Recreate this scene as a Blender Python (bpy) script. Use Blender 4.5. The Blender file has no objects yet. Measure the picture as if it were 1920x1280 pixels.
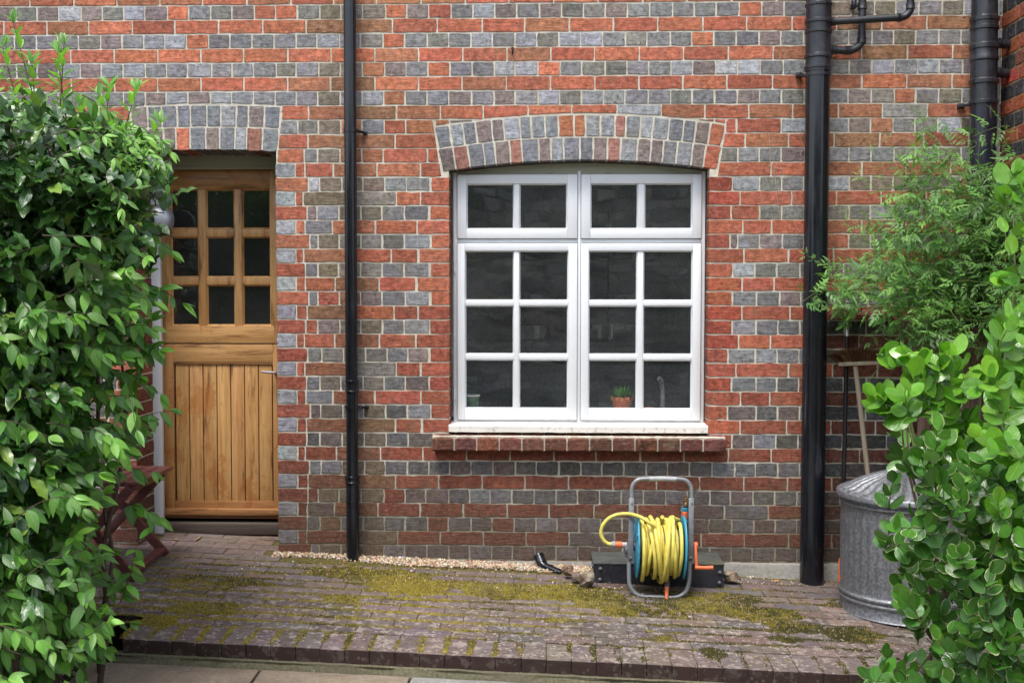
import bpy, math, random
import numpy as np
from math import radians, sin, cos, pi, sqrt, atan2
from mathutils import Matrix, Vector
random.seed(7); rng = np.random.default_rng(7)
S = bpy.context.scene
COL = S.collection

# ------------------------------------------------------------------ camera
FPX, DCAM, ZJ0, YAW, PIT, ROLL = 2200.0, 6.19, 2.954, .0325, .0433, .0009
HC = 1.458
_F = np.array([-sin(YAW)*cos(PIT), cos(YAW)*cos(PIT), -sin(PIT)])
_R = np.array([cos(YAW), sin(YAW), 0.]); _U = np.cross(_R, _F)
_R, _U = cos(ROLL)*_R+sin(ROLL)*_U, -sin(ROLL)*_R+cos(ROLL)*_U
CAMP = np.array([0., -DCAM, HC])
cd = bpy.data.cameras.new('camera'); cam = bpy.data.objects.new('camera', cd); COL.objects.link(cam)
cd.sensor_width = 36; cd.lens = FPX/1920*36; cd.clip_start = .05; cd.clip_end = 500
cam.matrix_world = Matrix(((_R[0], _U[0], -_F[0], CAMP[0]), (_R[1], _U[1], -_F[1], CAMP[1]), (_R[2], _U[2], -_F[2], CAMP[2]), (0, 0, 0, 1)))
S.camera = cam

# ------------------------------------------------------------------ world, sun, exposure
SUN_EL, SUN_AZ = 66, -25          # sun high, from the camera side, a little to the left
w = bpy.data.worlds.new('World'); S.world = w; w.use_nodes = True
nt = w.node_tree; nt.nodes.clear()
sky = nt.nodes.new('ShaderNodeTexSky'); sky.sky_type = 'NISHITA'; sky.sun_disc = False
sky.sun_elevation = radians(SUN_EL); sky.sun_rotation = radians(180-SUN_AZ); sky.air_density = 1.0; sky.dust_density = 3.0; sky.ozone_density = 1.0
hs = nt.nodes.new('ShaderNodeHueSaturation'); hs.inputs['Saturation'].default_value = .6
bg = nt.nodes.new('ShaderNodeBackground'); bg.inputs[1].default_value = .14
wo = nt.nodes.new('ShaderNodeOutputWorld')
nt.links.new(sky.outputs[0], hs.inputs['Color']); nt.links.new(hs.outputs[0], bg.inputs[0]); nt.links.new(bg.outputs[0], wo.inputs[0])
sl = bpy.data.lights.new('sun', 'SUN'); sl.energy = 1.45; sl.angle = radians(22); sl.color = (1, .965, .92)
so = bpy.data.objects.new('sun', sl); COL.objects.link(so)
sd = Vector((sin(radians(SUN_AZ))*cos(radians(SUN_EL)), -cos(radians(SUN_AZ))*cos(radians(SUN_EL)), sin(radians(SUN_EL))))
so.rotation_euler = sd.to_track_quat('Z', 'Y').to_euler(); so.location = (0, -3, 8)
S.view_settings.view_transform = 'Standard'; S.view_settings.look = 'None'; S.view_settings.gamma = 1
S.view_settings.use_curve_mapping = False; S.view_settings.exposure = 1.08

# ------------------------------------------------------------------ placement helpers
def ray(u, v):
    d = _F+(u-960)/FPX*_R-(v-640)/FPX*_U
    return d
def P(u, v, Y=0.):
    d = ray(u, v); t = (Y+DCAM)/d[1]; return CAMP+t*d
def gz(x, y): return .002-.0385*x+.043*y
def G(u, v, dz=0.):
    d = ray(u, v); # z = gz + dz
    t = (.002-.0385*CAMP[0]+.043*CAMP[1]+dz-CAMP[2])/(d[2]+.0385*d[0]-.043*d[1])
    return CAMP+t*d
def V(*a): return np.array(a, float)

# ------------------------------------------------------------------ object helpers
ORG = {}
def tag(o, label=None, cat=None, group=None, kind=None):
    if label: o['label'] = label
    if cat: o['category'] = cat
    if group: o['group'] = group
    if kind: o['kind'] = kind
    return o
def empty(name, loc, label, cat, group=None):
    o = bpy.data.objects.new(name, None); COL.objects.link(o); o.empty_display_size = .1
    o.location = [float(c) for c in loc]; ORG[o.name] = np.array(loc, float)
    return tag(o, label, cat, group)
class MB:
    def __init__(s): s.v = []; s.f = []; s.m = []; s.c = []; s.l = []; s.n = 0; s.sm = []
    def add(s, vs, fs, mi=0, col=None, luv=None, smooth=True):
        vs = np.asarray(vs, float); b = s.n
        s.v.append(vs); s.n += len(vs)
        for f in fs: s.f.append([i+b for i in f]); s.m.append(mi); s.sm.append(smooth)
        if col is None: col = (1, 1, 1, 1)
        c = np.asarray(col, float)
        if c.ndim == 1: c = np.tile(c, (len(vs), 1))
        s.c.append(c)
        s.l.append(np.zeros((len(vs), 3)) if luv is None else luv)
        return s
    def box(s, x0, x1, y0, y1, z0, z1, mi=0, bev=0., col=None):
        if x1 < x0: x0, x1 = x1, x0
        if y1 < y0: y0, y1 = y1, y0
        if z1 < z0: z0, z1 = z1, z0
        if bev <= 0:
            vs = [(x, y, z) for z in (z0, z1) for y in (y0, y1) for x in (x0, x1)]
            s.add(vs, [(0, 2, 3, 1), (4, 5, 7, 6), (0, 1, 5, 4), (2, 6, 7, 3), (0, 4, 6, 2), (1, 3, 7, 5)], mi, col, smooth=False); return s
        bm = __import__('bmesh').new()
        r = __import__('bmesh').ops.create_cube(bm, size=1)
        for v in bm.verts: v.co = Vector(((x0+x1)/2+v.co.x*(x1-x0), (y0+y1)/2+v.co.y*(y1-y0), (z0+z1)/2+v.co.z*(z1-z0)))
        __import__('bmesh').ops.bevel(bm, geom=bm.edges[:], offset=min(bev, .45*min(x1-x0, y1-y0, z1-z0)), segments=2, affect='EDGES', profile=.5)
        bm.verts.index_update()
        s.add([tuple(v.co) for v in bm.verts], [[v.index for v in f.verts] for f in bm.faces], mi, col); bm.free(); return s
    def xbox(s, c, ax, ay, az, mi=0, bev=0., col=None):
        """box centred at c with half-axis vectors"""
        t = MB(); t.box(-1*np.linalg.norm(ax), np.linalg.norm(ax), -np.linalg.norm(ay), np.linalg.norm(ay), -np.linalg.norm(az), np.linalg.norm(az), mi, bev)
        A = np.array([ax/np.linalg.norm(ax), ay/np.linalg.norm(ay), az/np.linalg.norm(az)])
        vs = np.concatenate(t.v)@A+np.array(c)
        s.add(vs, t.f, mi, col); return s
    def bar(s, a, b, wd, th, up=(0, 0, 1), mi=0, bev=.003, col=None):
        a = np.array(a, float); b = np.array(b, float); d = b-a; L = np.linalg.norm(d); d /= L
        up = np.array(up, float); sd_ = np.cross(d, up); sd_ /= np.linalg.norm(sd_); up = np.cross(sd_, d)
        return s.xbox((a+b)/2, d*L/2, sd_*wd/2, up*th/2, mi, bev, col)
    def tube(s, pts, r, seg=12, mi=0, cap=True, col=None):
        pts = [np.array(p, float) for p in pts]; n = len(pts)
        rr = r if hasattr(r, '__len__') else [r]*n
        T = [pts[min(i+1, n-1)]-pts[max(i-1, 0)] for i in range(n)]
        T = [t/max(np.linalg.norm(t), 1e-9) for t in T]
        u = np.cross(T[0], (0, 0, 1)); 
        if np.linalg.norm(u) < .05: u = np.cross(T[0], (0, 1, 0))
        u /= np.linalg.norm(u); vs = []
        for i in range(n):
            u = u-T[i]*np.dot(u, T[i]); u /= np.linalg.norm(u); w_ = np.cross(T[i], u)
            for k in range(seg):
                a = 2*pi*k/seg; vs.append(pts[i]+rr[i]*(cos(a)*u+sin(a)*w_))
        fs = [(i*seg+k, i*seg+(k+1) % seg, (i+1)*seg+(k+1) % seg, (i+1)*seg+k) for i in range(n-1) for k in range(seg)]
        if cap: fs += [tuple(range(seg-1, -1, -1)), tuple((n-1)*seg+k for k in range(seg))]
        return s.add(vs, fs, mi, col)
    def lathe(s, base, axis, prof, seg=32, mi=0, col=None, rib=None):
        """prof: list of (r, h) along axis"""
        ax = np.array(axis, float); ax /= np.linalg.norm(ax)
        u = np.cross(ax, (0, 1, 0)) if abs(ax[1]) < .9 else np.cross(ax, (1, 0, 0)); u /= np.linalg.norm(u); w_ = np.cross(ax, u)
        vs = []
        for j, (r, h) in enumerate(prof):
            for k in range(seg):
                a = 2*pi*k/seg; q = r*(1 if rib is None else rib(a, j)); vs.append(np.array(base)+ax*h+q*(cos(a)*u+sin(a)*w_))
        n = len(prof)
        fs = [(i*seg+k, i*seg+(k+1) % seg, (i+1)*seg+(k+1) % seg, (i+1)*seg+k) for i in range(n-1) for k in range(seg)]
        return s.add(vs, fs, mi, col)
    def build(s, name, mats, parent=None, org=None, label=None, cat=None, group=None, kind=None, sharp=40):
        vs = np.concatenate(s.v)
        if parent is not None: o_ = ORG[parent.name]
        else: o_ = np.zeros(3) if org is None else np.array(org, float)
        me = bpy.data.meshes.new(name); me.from_pydata((vs-o_).tolist(), [], s.f)
        if not isinstance(mats, (list, tuple)): mats = [mats]
        for m in mats: me.materials.append(m)
        me.polygons.foreach_set('material_index', s.m); me.polygons.foreach_set('use_smooth', s.sm)
        a = me.attributes.new('Col', 'FLOAT_COLOR', 'POINT'); a.data.foreach_set('color', np.concatenate(s.c).astype(np.float32).ravel())
        if any(x.any() for x in s.l):
            a = me.attributes.new('luv', 'FLOAT_VECTOR', 'POINT'); a.data.foreach_set('vector', np.concatenate(s.l).astype(np.float32).ravel())
        me.update()
        if sharp and len(s.f) < 400000: me.set_sharp_from_angle(angle=radians(sharp))
        o = bpy.data.objects.new(name, me); COL.objects.link(o)
        if parent is not None: o.parent = parent; ORG[o.name] = o_   # child origin coincides with the root origin
        else: o.location = o_.tolist(); ORG[o.name] = o_
        return tag(o, label, cat, group, kind)
def arc(c, r, a0, a1, n, ex, ey):
    return [np.array(c)+r*(cos(a0+(a1-a0)*i/n)*np.array(ex, float)+sin(a0+(a1-a0)*i/n)*np.array(ey, float)) for i in range(n+1)]
def spline(pts, n=8):
    pts = [np.array(p, float) for p in pts]; out = []
    q = [2*pts[0]-pts[1]]+pts+[2*pts[-1]-pts[-2]]
    for i in range(1, len(q)-2):
        for k in range(n):
            t = k/n; a, b, c, d = q[i-1], q[i], q[i+1], q[i+2]
            out.append(.5*((2*b)+(-a+c)*t+(2*a-5*b+4*c-d)*t*t+(-a+3*b-3*c+d)*t**3))
    out.append(pts[-1]); return out

# ------------------------------------------------------------------ materials
class NT:
    def __init__(s, name):
        s.m = bpy.data.materials.new(name); s.m.use_nodes = True; s.t = s.m.node_tree
        s.b = s.t.nodes['Principled BSDF']; s.out = s.t.nodes['Material Output']
        s.co = s.t.nodes.new('ShaderNodeTexCoord').outputs['Object']
    def n(s, typ, **k):
        x = s.t.nodes.new(typ)
        for a, v in k.items(): setattr(x, a, v)
        return x
    def L(s, a, b): s.t.links.new(a, b)
    def set(s, inp, v):
        if hasattr(v, 'links') or isinstance(v, bpy.types.NodeSocket): s.L(v, inp)
        else: inp.default_value = v
    def vec(s, sc=(1, 1, 1), loc=(0, 0, 0), rot=(0, 0, 0), src=None):
        m = s.n('ShaderNodeMapping'); m.inputs['Scale'].default_value = sc; m.inputs['Location'].default_value = loc; m.inputs['Rotation'].default_value = rot
        s.L(src or s.co, m.inputs[0]); return m.outputs[0]
    def noise(s, scale, detail=4, rough=.55, vec=None, dist=0.):
        x = s.n('ShaderNodeTexNoise'); x.inputs['Scale'].default_value = scale; x.inputs['Detail'].default_value = detail
        x.inputs['Roughness'].default_value = rough; x.inputs['Distortion'].default_value = dist
        s.L(vec or s.co, x.inputs['Vector']); return x.outputs[0]
    def voro(s, scale, feat='F1', vec=None, out='Distance', rnd=1.):
        x = s.n('ShaderNodeTexVoronoi', feature=feat); x.inputs['Scale'].default_value = scale; x.inputs['Randomness'].default_value = rnd
        s.L(vec or s.co, x.inputs['Vector']); return x.outputs[out]
    def rng(s, v, a, b, c=0., d=1., smooth=True):
        x = s.n('ShaderNodeMapRange', interpolation_type='SMOOTHSTEP' if smooth else 'LINEAR')
        s.set(x.inputs[0], v); x.inputs[1].default_value = a; x.inputs[2].default_value = b; x.inputs[3].default_value = c; x.inputs[4].default_value = d
        return x.outputs[0]
    def math(s, op, a, b=0.):
        x = s.n('ShaderNodeMath', operation=op); s.set(x.inputs[0], a); s.set(x.inputs[1], b); return x.outputs[0]
    def mix(s, f, a, b, mode='MIX'):
        x = s.n('ShaderNodeMix', data_type='RGBA', blend_type=mode); s.set(x.inputs[0], f)
        s.set(x.inputs[6], a if not isinstance(a, tuple) else (*a[:3], 1)); s.set(x.inputs[7], b if not isinstance(b, tuple) else (*b[:3], 1)); return x.outputs[2]
    def attr(s, name, out='Color'):
        x = s.n('ShaderNodeAttribute', attribute_name=name); return x.outputs[out]
    def sep(s, v):
        x = s.n('ShaderNodeSeparateXYZ'); s.L(v, x.inputs[0]); return x.outputs
    def bump(s, h, dist=.003, strength=1., normal=None):
        x = s.n('ShaderNodeBump'); x.inputs['Distance'].default_value = dist; x.inputs['Strength'].default_value = strength; s.L(h, x.inputs['Height'])
        if normal is not None: s.L(normal, x.inputs['Normal'])
        return x.outputs[0]
    def fin(s, col, rough=.8, normal=None, metal=0., spec=.5, **k):
        s.set(s.b.inputs['Base Color'], (*col[:3], 1) if isinstance(col, tuple) else col); s.set(s.b.inputs['Roughness'], rough)
        s.set(s.b.inputs['Metallic'], metal); s.b.inputs['Specular IOR Level'].default_value = spec
        if normal is not None: s.L(normal, s.b.inputs['Normal'])
        for a, v in k.items(): s.set(s.b.inputs[a.replace('_', ' ')], v)
        return s.m
M = {}
def mat_brick():
    t = NT('brick'); c = t.attr('Col')
    m1 = t.noise(34, 5, .65); st = t.noise(1, 4, .6, t.vec((14, 14, 85))); gr = t.noise(330, 3, .6); m2 = t.noise(17, 4, .6, t.vec((1, 1, 1.6), (3, 1, 7)))
    k = t.math('MULTIPLY', t.rng(m1, .3, .7, .62, 1.32), t.rng(st, .3, .7, .88, 1.08)); k = t.math('MULTIPLY', k, t.rng(gr, .3, .7, .80, 1.16)); k = t.math('MULTIPLY', k, t.rng(t.noise(1.7, 5, .65, t.vec((1, 1, .7), (3, 3, 8))), .35, .65, .84, 1.08))
    x = t.n('ShaderNodeVectorMath', operation='SCALE'); t.L(c, x.inputs[0]); t.L(k, x.inputs['Scale'])
    col = t.mix(t.rng(m2, .6, .74, 0, .5), x.outputs[0], (.22, .085, .05))
    pits = t.rng(t.noise(70, 4, .75, t.vec((1, 1, 1), (9, 2, 4))), .60, .67, 0, .8); col = t.mix(pits, col, (.05, .032, .028))
    wr = t.noise(1, 5, .7, t.vec((26, 26, 60), (2, 5, 1)), 1.6); col = t.mix(t.rng(t.math('ABSOLUTE', t.math('SUBTRACT', wr, .5)), .0, .022, .55, 0), col, (.06, .04, .035))
    pale = t.rng(t.noise(48, 5, .75, t.vec((1, 1, 1), (7, 7, 3))), .52, .66, 0, .2); col = t.mix(pale, col, (.50, .43, .36))
    bl = t.rng(t.noise(120, 2, .5, t.vec((1, 1, 1), (1, 7, 2))), .70, .76, 0, .6); col = t.mix(bl, col, (.55, .5, .44))
    z = t.sep(t.co)[2]; zz = t.math('ADD', z, t.math('MULTIPLY', t.math('SUBTRACT', t.noise(3.2, 4, .6), .5), .7))
    damp = t.rng(zz, .62, .05, 0, 1)
    lich = t.math('MULTIPLY', damp, t.rng(t.noise(150, 4, .75), .56, .66, 0, .6))
    col = t.mix(t.math('MULTIPLY', damp, .6), col, (.085, .05, .034)); col = t.mix(lich, col, (.30, .28, .2))
    alg = t.rng(t.noise(6, 4, .6, t.vec((1, 1, 1), (5, 5, 0))), .56, .72, 0, .38); col = t.mix(alg, col, (.17, .15, .075))
    h = t.math('ADD', t.math('MULTIPLY', st, .9), t.math('ADD', t.math('MULTIPLY', m1, .8), t.math('MULTIPLY', gr, .25)))
    h = t.math('SUBTRACT', h, t.math('MULTIPLY', pits, .5))
    return t.fin(col, .88, t.bump(h, .005, .8), spec=.25)
def mat_mortar():
    t = NT('lime_mortar'); g = t.noise(240, 4, .7); b = t.noise(22, 4, .6); l = t.noise(1.4, 3, .5)
    col = t.mix(t.rng(b, .3, .7), (.62, .575, .47), (.76, .72, .61)); col = t.mix(t.rng(l, .5, .68, 0, .45), col, (.60, .46, .28))
    col = t.mix(t.rng(g, .64, .78, 0, .35), col, (.35, .3, .22)); col = t.mix(t.rng(t.noise(6, 5, .7, t.vec((1, 1, 1), (8, 1, 3))), .5, .66, 0, .55), col, (.40, .37, .29))
    z = t.sep(t.co)[2]; zz = t.math('ADD', z, t.math('MULTIPLY', t.math('SUBTRACT', t.noise(4, 4, .6), .5), .8))
    col = t.mix(t.rng(zz, .75, 0, 0, .72), col, (.13, .125, .075))
    return t.fin(col, .95, t.bump(t.math('ADD', g, t.math('MULTIPLY', b, 1.5)), .007, .9), spec=.2)
def mat_paint(name, col, rough=.4, chip=0.):
    t = NT(name); n1 = t.noise(9, 4, .6); n2 = t.noise(90, 3, .6)
    c = t.mix(t.rng(n1, .3, .7, 0, .18), col, tuple(x*.8 for x in col)); c = t.mix(t.rng(n2, .70, .80, 0, .25), c, (.42, .4, .36))
    if chip: c = t.mix(t.rng(t.noise(28, 5, .7), .56, .62, 0, chip), c, (.36, .31, .25))
    return t.fin(c, rough, t.bump(t.math('ADD', n1, t.math('MULTIPLY', n2, .3)), .0025, .35))
def mat_simple(name, col, rough=.5, metal=0., ns=60, amt=.25, bump=.4, spec=.5, col2=None, **k):
    t = NT(name); n1 = t.noise(ns, 5, .65); n2 = t.noise(ns*.15, 3, .6)
    c = t.mix(t.rng(n1, .3, .7), tuple(x*(1-amt) for x in col), tuple(min(1, x*(1+amt)) for x in col))
    c = t.mix(t.rng(n2, .45, .7, 0, .5), c, col2 or tuple(x*(1-amt) for x in col))
    return t.fin(c, t.rng(n2, .2, .8, rough*.8, min(1, rough*1.25)), t.bump(n1, .002, bump), metal, spec, **k)
def mat_wood(name, a, b, dark, rough=.42, axis='z', stain=True):
    t = NT(name); sc = {'z': (34, 34, 1.6), 'x': (1.6, 34, 34)}[axis]; at = t.attr('Col')
    g = t.noise(1, 6, .62, t.vec(sc), .5); g2 = t.noise(1, 4, .6, t.vec(tuple(q*4 for q in sc))); l = t.noise(3.5, 3, .6, t.vec((1, 1, .6) if axis == 'z' else (.6, 1, 1)))
    col = t.mix(t.rng(g, .3, .7), a, b); col = t.mix(t.rng(g2, .52, .75, 0, .45), col, dark)
    if stain:
        s1 = t.noise(1, 5, .65, t.vec((26, 26, 2.6) if axis == 'z' else (2.6, 26, 26), (2, 0, 5))); col = t.mix(t.rng(s1, .53, .68, 0, .85), col, dark)
        s2 = t.noise(6, 6, .7, t.vec((1, 1, .7), (4, 4, 1))); col = t.mix(t.rng(s2, .55, .60, 0, .5), col, (.42, .135, .025))
    zz = t.sep(t.co)[2]; ft = t.rng(t.math('ADD', zz, t.math('MULTIPLY', t.math('SUBTRACT', g, .5), .5)), .42, .12, 0, .45); col = t.mix(ft, col, tuple(q*.55 for q in a)) if stain else col
    col = t.mix(1., col, at, 'MULTIPLY')
    return t.fin(col, t.rng(l, .3, .7, rough*.8, rough*1.3), t.bump(t.math('ADD', g, g2), .0015, .5))
def mat_glass():
    t = NT('window_glass'); nt_ = t.t; nt_.nodes.remove(t.b)
    lw = t.n('ShaderNodeLayerWeight'); lw.inputs['Blend'].default_value = .5; fr = t.math('MINIMUM', t.math('ADD', .108, t.math('MULTIPLY', t.math('POWER', lw.outputs['Facing'], 5.), .85)), 1.)
    nz = t.noise(2.1, 2, .5); bp = t.bump(nz, .006, .35)
    gl = t.n('ShaderNodeBsdfGlossy'); gl.inputs['Roughness'].default_value = .004; gl.inputs['Color'].default_value = (.97, .99, 1, 1); t.L(bp, gl.inputs['Normal'])
    tr = t.n('ShaderNodeBsdfTransparent'); tr.inputs['Color'].default_value = (.95, .97, .96, 1)
    mx = t.n('ShaderNodeMixShader'); t.L(fr, mx.inputs[0]); t.L(tr.outputs[0], mx.inputs[1]); t.L(gl.outputs[0], mx.inputs[2])
    df = t.n('ShaderNodeBsdfDiffuse'); df.inputs[0].default_value = (.6, .62, .62, 1); m2 = t.n('ShaderNodeMixShader'); t.L(t.rng(t.noise(3, 4, .6), .3, .7, .016, .042), m2.inputs[0]); t.L(mx.outputs[0], m2.inputs[1]); t.L(df.outputs[0], m2.inputs[2]); t.L(m2.outputs[0], t.out.inputs[0]); return t.m
def mat_leaf(name, gloss=.35, margin=None, vein=(.35, .5, .16), trans=.25, veins=6., spec=.5, veinamt=.35):
    t = NT(name); c = t.attr('Col'); uv = t.sep(t.attr('luv', 'Vector')); au = t.math('ABSOLUTE', uv[0])
    n1 = t.noise(60, 3, .6); col = t.mix(t.rng(n1, .3, .7, 0, .3), c, t.mix(1., c, (.6, .7, .55), 'MULTIPLY'))
    mid = t.rng(au, .02, .09, 1, 0)
    sv = t.math('FRACT', t.math('MULTIPLY', t.math('SUBTRACT', uv[1], t.math('MULTIPLY', au, .33)), veins)); ridge = t.rng(t.math('ABSOLUTE', t.math('SUBTRACT', sv, .5)), 0, .13, 1, 0)
    col = t.mix(t.math('MULTIPLY', mid, veinamt), col, vein); col = t.mix(t.math('MULTIPLY', ridge, veinamt*.45), col, vein)
    if margin:
        e = t.math('ADD', au, t.math('MULTIPLY', t.math('SUBTRACT', t.noise(55, 3, .6), .5), .4)); e = t.math('ADD', e, uv[2])
        col = t.mix(t.rng(e, .84, .93, 0, .85), col, margin)
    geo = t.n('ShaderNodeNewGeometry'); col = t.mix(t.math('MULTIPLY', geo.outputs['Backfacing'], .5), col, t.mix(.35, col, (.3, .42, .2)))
    h = t.math('SUBTRACT', t.math('ADD', t.math('MULTIPLY', n1, .25), 1.), t.math('ADD', t.math('MULTIPLY', mid, .5), t.math('MULTIPLY', ridge, .3)))
    t.fin(col, gloss, t.bump(h, .0016, .6), spec=spec*1.5)
    tl = t.n('ShaderNodeBsdfTranslucent'); t.L(t.mix(1., col, (1.2, 1.5, .45), 'MULTIPLY'), tl.inputs[0])
    mx = t.n('ShaderNodeMixShader'); mx.inputs[0].default_value = trans; t.L(t.b.outputs[0], mx.inputs[1]); t.L(tl.outputs[0], mx.inputs[2]); t.L(mx.outputs[0], t.out.inputs[0])
    return t.m
def mat_paver():
    t = NT('brick_paving'); c = t.attr('Col'); m = t.noise(30, 5, .65); g = t.noise(300, 4, .7); big = t.noise(2.2, 3, .55)
    k = t.math('MULTIPLY', t.rng(m, .25, .75, .7, 1.25), t.rng(g, .3, .7, .6, 1.4))
    x = t.n('ShaderNodeVectorMath', operation='SCALE'); t.L(c, x.inputs[0]); t.L(k, x.inputs['Scale'])
    y = t.sep(t.co)[1]
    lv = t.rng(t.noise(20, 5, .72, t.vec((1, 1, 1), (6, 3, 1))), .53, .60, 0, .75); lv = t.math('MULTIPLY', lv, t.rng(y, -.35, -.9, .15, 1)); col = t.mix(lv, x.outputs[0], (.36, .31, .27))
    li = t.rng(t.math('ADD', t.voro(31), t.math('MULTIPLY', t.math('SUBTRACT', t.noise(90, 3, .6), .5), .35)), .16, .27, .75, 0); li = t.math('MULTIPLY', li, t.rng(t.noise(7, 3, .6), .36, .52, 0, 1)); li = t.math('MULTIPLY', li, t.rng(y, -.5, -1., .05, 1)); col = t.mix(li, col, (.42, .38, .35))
    ms = t.rng(t.noise(9, 6, .75, t.vec((1, 1, 1), (2, 9, 1))), .55, .66, 0, .5); col = t.mix(ms, col, (.10, .09, .025)); ge = t.n('ShaderNodeNewGeometry'); fr_ = t.rng(t.sep(ge.outputs['True Normal'])[1], -.45, -.85, 0, .8); col = t.mix(fr_, col, (.04, .022, .018))  # front faces darkened: grime, with shade of the vertical face put into the colour
    return t.fin(col, .93, t.bump(t.math('ADD', m, t.math('MULTIPLY', g, .7)), .006, .9), spec=.2)
def mat_ground(name, a, b, sc=40, bump=.008, speck=None):
    t = NT(name); m = t.noise(sc, 6, .7); l = t.noise(sc*.08, 4, .6); g = t.noise(sc*7, 4, .7)
    col = t.mix(t.rng(m, .3, .7), a, b); col = t.mix(t.rng(l, .4, .65, 0, .5), col, tuple(q*.6 for q in a)); col = t.mix(t.rng(g, .55, .7, 0, .4), col, tuple(q*.4 for q in a))
    if speck: col = t.mix(t.rng(t.noise(sc*1.1, 4, .75, t.vec((1, 1, 1), (4, 4, 9))), .60, .68, 0, .6), col, speck)
    return t.fin(col, .95, t.bump(t.math('ADD', m, t.math('MULTIPLY', g, .5)), bump, .9), spec=.2)
def mat_attr(name, rough=.8, ns=80, amt=.3, bump=.5, bdist=.003, spec=.3):
    t = NT(name); n1 = t.noise(ns, 4, .6); c = t.attr('Col'); col = t.mix(t.rng(n1, .35, .7, 0, amt), c, t.mix(1., c, (.35, .32, .3), 'MULTIPLY'))
    return t.fin(col, rough, t.bump(n1, bdist, bump), spec=spec)
def mat_pipe(name, a, b, rough):
    t = NT(name); n1 = t.noise(1, 5, .7, t.vec((60, 60, 5))); n2 = t.noise(9, 4, .6); n3 = t.noise(130, 3, .7)
    c = t.mix(t.rng(n2, .4, .7), a, b); c = t.mix(t.rng(n1, .58, .72, 0, .12), c, (.10, .10, .11)); c = t.mix(t.rng(n3, .72, .78, 0, .5), c, (.25, .25, .25))
    return t.fin(c, t.rng(n1, .35, .7, rough, rough*2.2), t.bump(n1, .0006, .25), spec=.6)
def mat_galv():
    t = NT('galvanised_steel'); v = t.voro(110, out='Color'); n1 = t.noise(14, 5, .65); sc = t.noise(1, 4, .7, t.vec((90, 90, 7)))
    vv = t.n('ShaderNodeRGBToBW'); t.L(v, vv.inputs[0])
    col = t.mix(t.rng(vv.outputs[0], .2, .8), (.19, .20, .215), (.31, .32, .345)); col = t.mix(t.rng(n1, .5, .75, 0, .35), col, (.12, .12, .13)); col = t.mix(t.rng(sc, .6, .72, 0, .5), col, (.45, .45, .47))
    return t.fin(col, t.rng(n1, .3, .7, .42, .62), t.bump(n1, .001, .4), .75)
M['brick'] = mat_brick(); M['mortar'] = mat_mortar()
M['white'] = mat_paint('white_paint', (.79, .815, .835), .35); M['sillwhite'] = mat_paint('weathered_white_paint', (.78, .76, .72), .6, .55)
M['cream'] = mat_paint('dull_cream_paint', (.42, .42, .33), .6)
M['glass'] = mat_glass()
M['doorv'] = mat_wood('varnished_oak', (.50, .26, .09), (.66, .39, .155), (.17, .07, .024))
M['doorh'] = mat_wood('varnished_oak_rail', (.50, .26, .09), (.66, .39, .155), (.17, .07, .024), axis='x')
M['oldwood'] = mat_wood('weathered_oak', (.05, .035, .028), (.10, .075, .06), (.03, .02, .015), .7, 'x', False)
M['redwood'] = mat_wood('dark_red_stained_wood', (.09, .026, .024), (.15, .048, .042), (.035, .012, .012), .45, 'x', False)
M['fence'] = mat_wood('faded_fence_board', (.16, .10, .075), (.25, .17, .13), (.07, .045, .035), .85, 'z', False)
M['handle'] = mat_wood('worn_ash_handle', (.33, .27, .19), (.44, .37, .27), (.15, .11, .07), .7, 'z', False)
M['pipe'] = mat_pipe('black_pipe_plastic', (.006, .007, .010), (.010, .012, .018), .13)
M['pipedirty'] = mat_pipe('black_fitting_plastic', (.011, .013, .018), (.035, .037, .045), .24)
M['blackmetal'] = mat_simple('black_pole_paint', (.012, .011, .012), .4)
M['box'] = mat_simple('black_box_plastic', (.022, .024, .032), .42, 0, 40, .35, .3, .5, (.035, .038, .045))
M['boxtop'] = mat_simple('mossy_box_lid', (.07, .075, .07), .6, 0, 30, .35, .3, .4, (.12, .12, .055))
M['steel'] = mat_simple('brushed_steel', (.55, .55, .55), .35, .9, 40, .15, .1)
M['grey'] = mat_simple('grey_tube_paint', (.22, .235, .25), .38, .25, 60, .15, .1)
M['greypl'] = mat_simple('grey_plastic', (.10, .105, .115), .5, 0, 60, .15, .1)
M['lgrey'] = mat_simple('pale_grey_plastic', (.36, .37, .38), .5, 0, 60, .15, .1)
M['blue'] = mat_simple('blue_plastic', (.045, .33, .50), .4, 0, 25, .2, .1, .5, (.03, .24, .38))
M['yellow'] = mat_simple('yellow_hose_rubber', (.72, .62, .13), .45, 0, 30, .15, .15, .5, (.48, .41, .10))
M['orange'] = mat_simple('orange_plastic', (.78, .17, .06), .45, 0, 30, .12, .1, .5, (.70, .22, .12))
M['brightorange'] = mat_simple('bright_orange_plastic', (.85, .13, .015), .45)
M['brass'] = mat_simple('dull_brass', (.16, .10, .05), .5, .7)
M['galv'] = mat_galv()
M['bristle'] = mat_attr('coir_bristle', .9); M['stone'] = mat_attr('rough_stone', .95, 35, .5, 1., .02); M['pebble'] = mat_attr('gravel_stone', .8, 200)
M['tuft'] = mat_attr('moss_cushion', .95, 150, .4); M['litter'] = mat_attr('dry_litter', .9)
M['concrete'] = mat_ground('concrete', (.42, .41, .38), (.30, .29, .25), 45, .01); M['haunch'] = mat_ground('mossy_concrete', (.28, .26, .18), (.15, .14, .07), 70, .014, (.45, .42, .32))
M['slab'] = mat_ground('sandstone_slab', (.30, .24, .18), (.42, .34, .26), 60, .012, (.52, .45, .36)); M['slabg'] = mat_ground('grey_concrete_slab', (.32, .325, .30), (.46, .46, .43), 70, .014, (.62, .62, .57))
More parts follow.
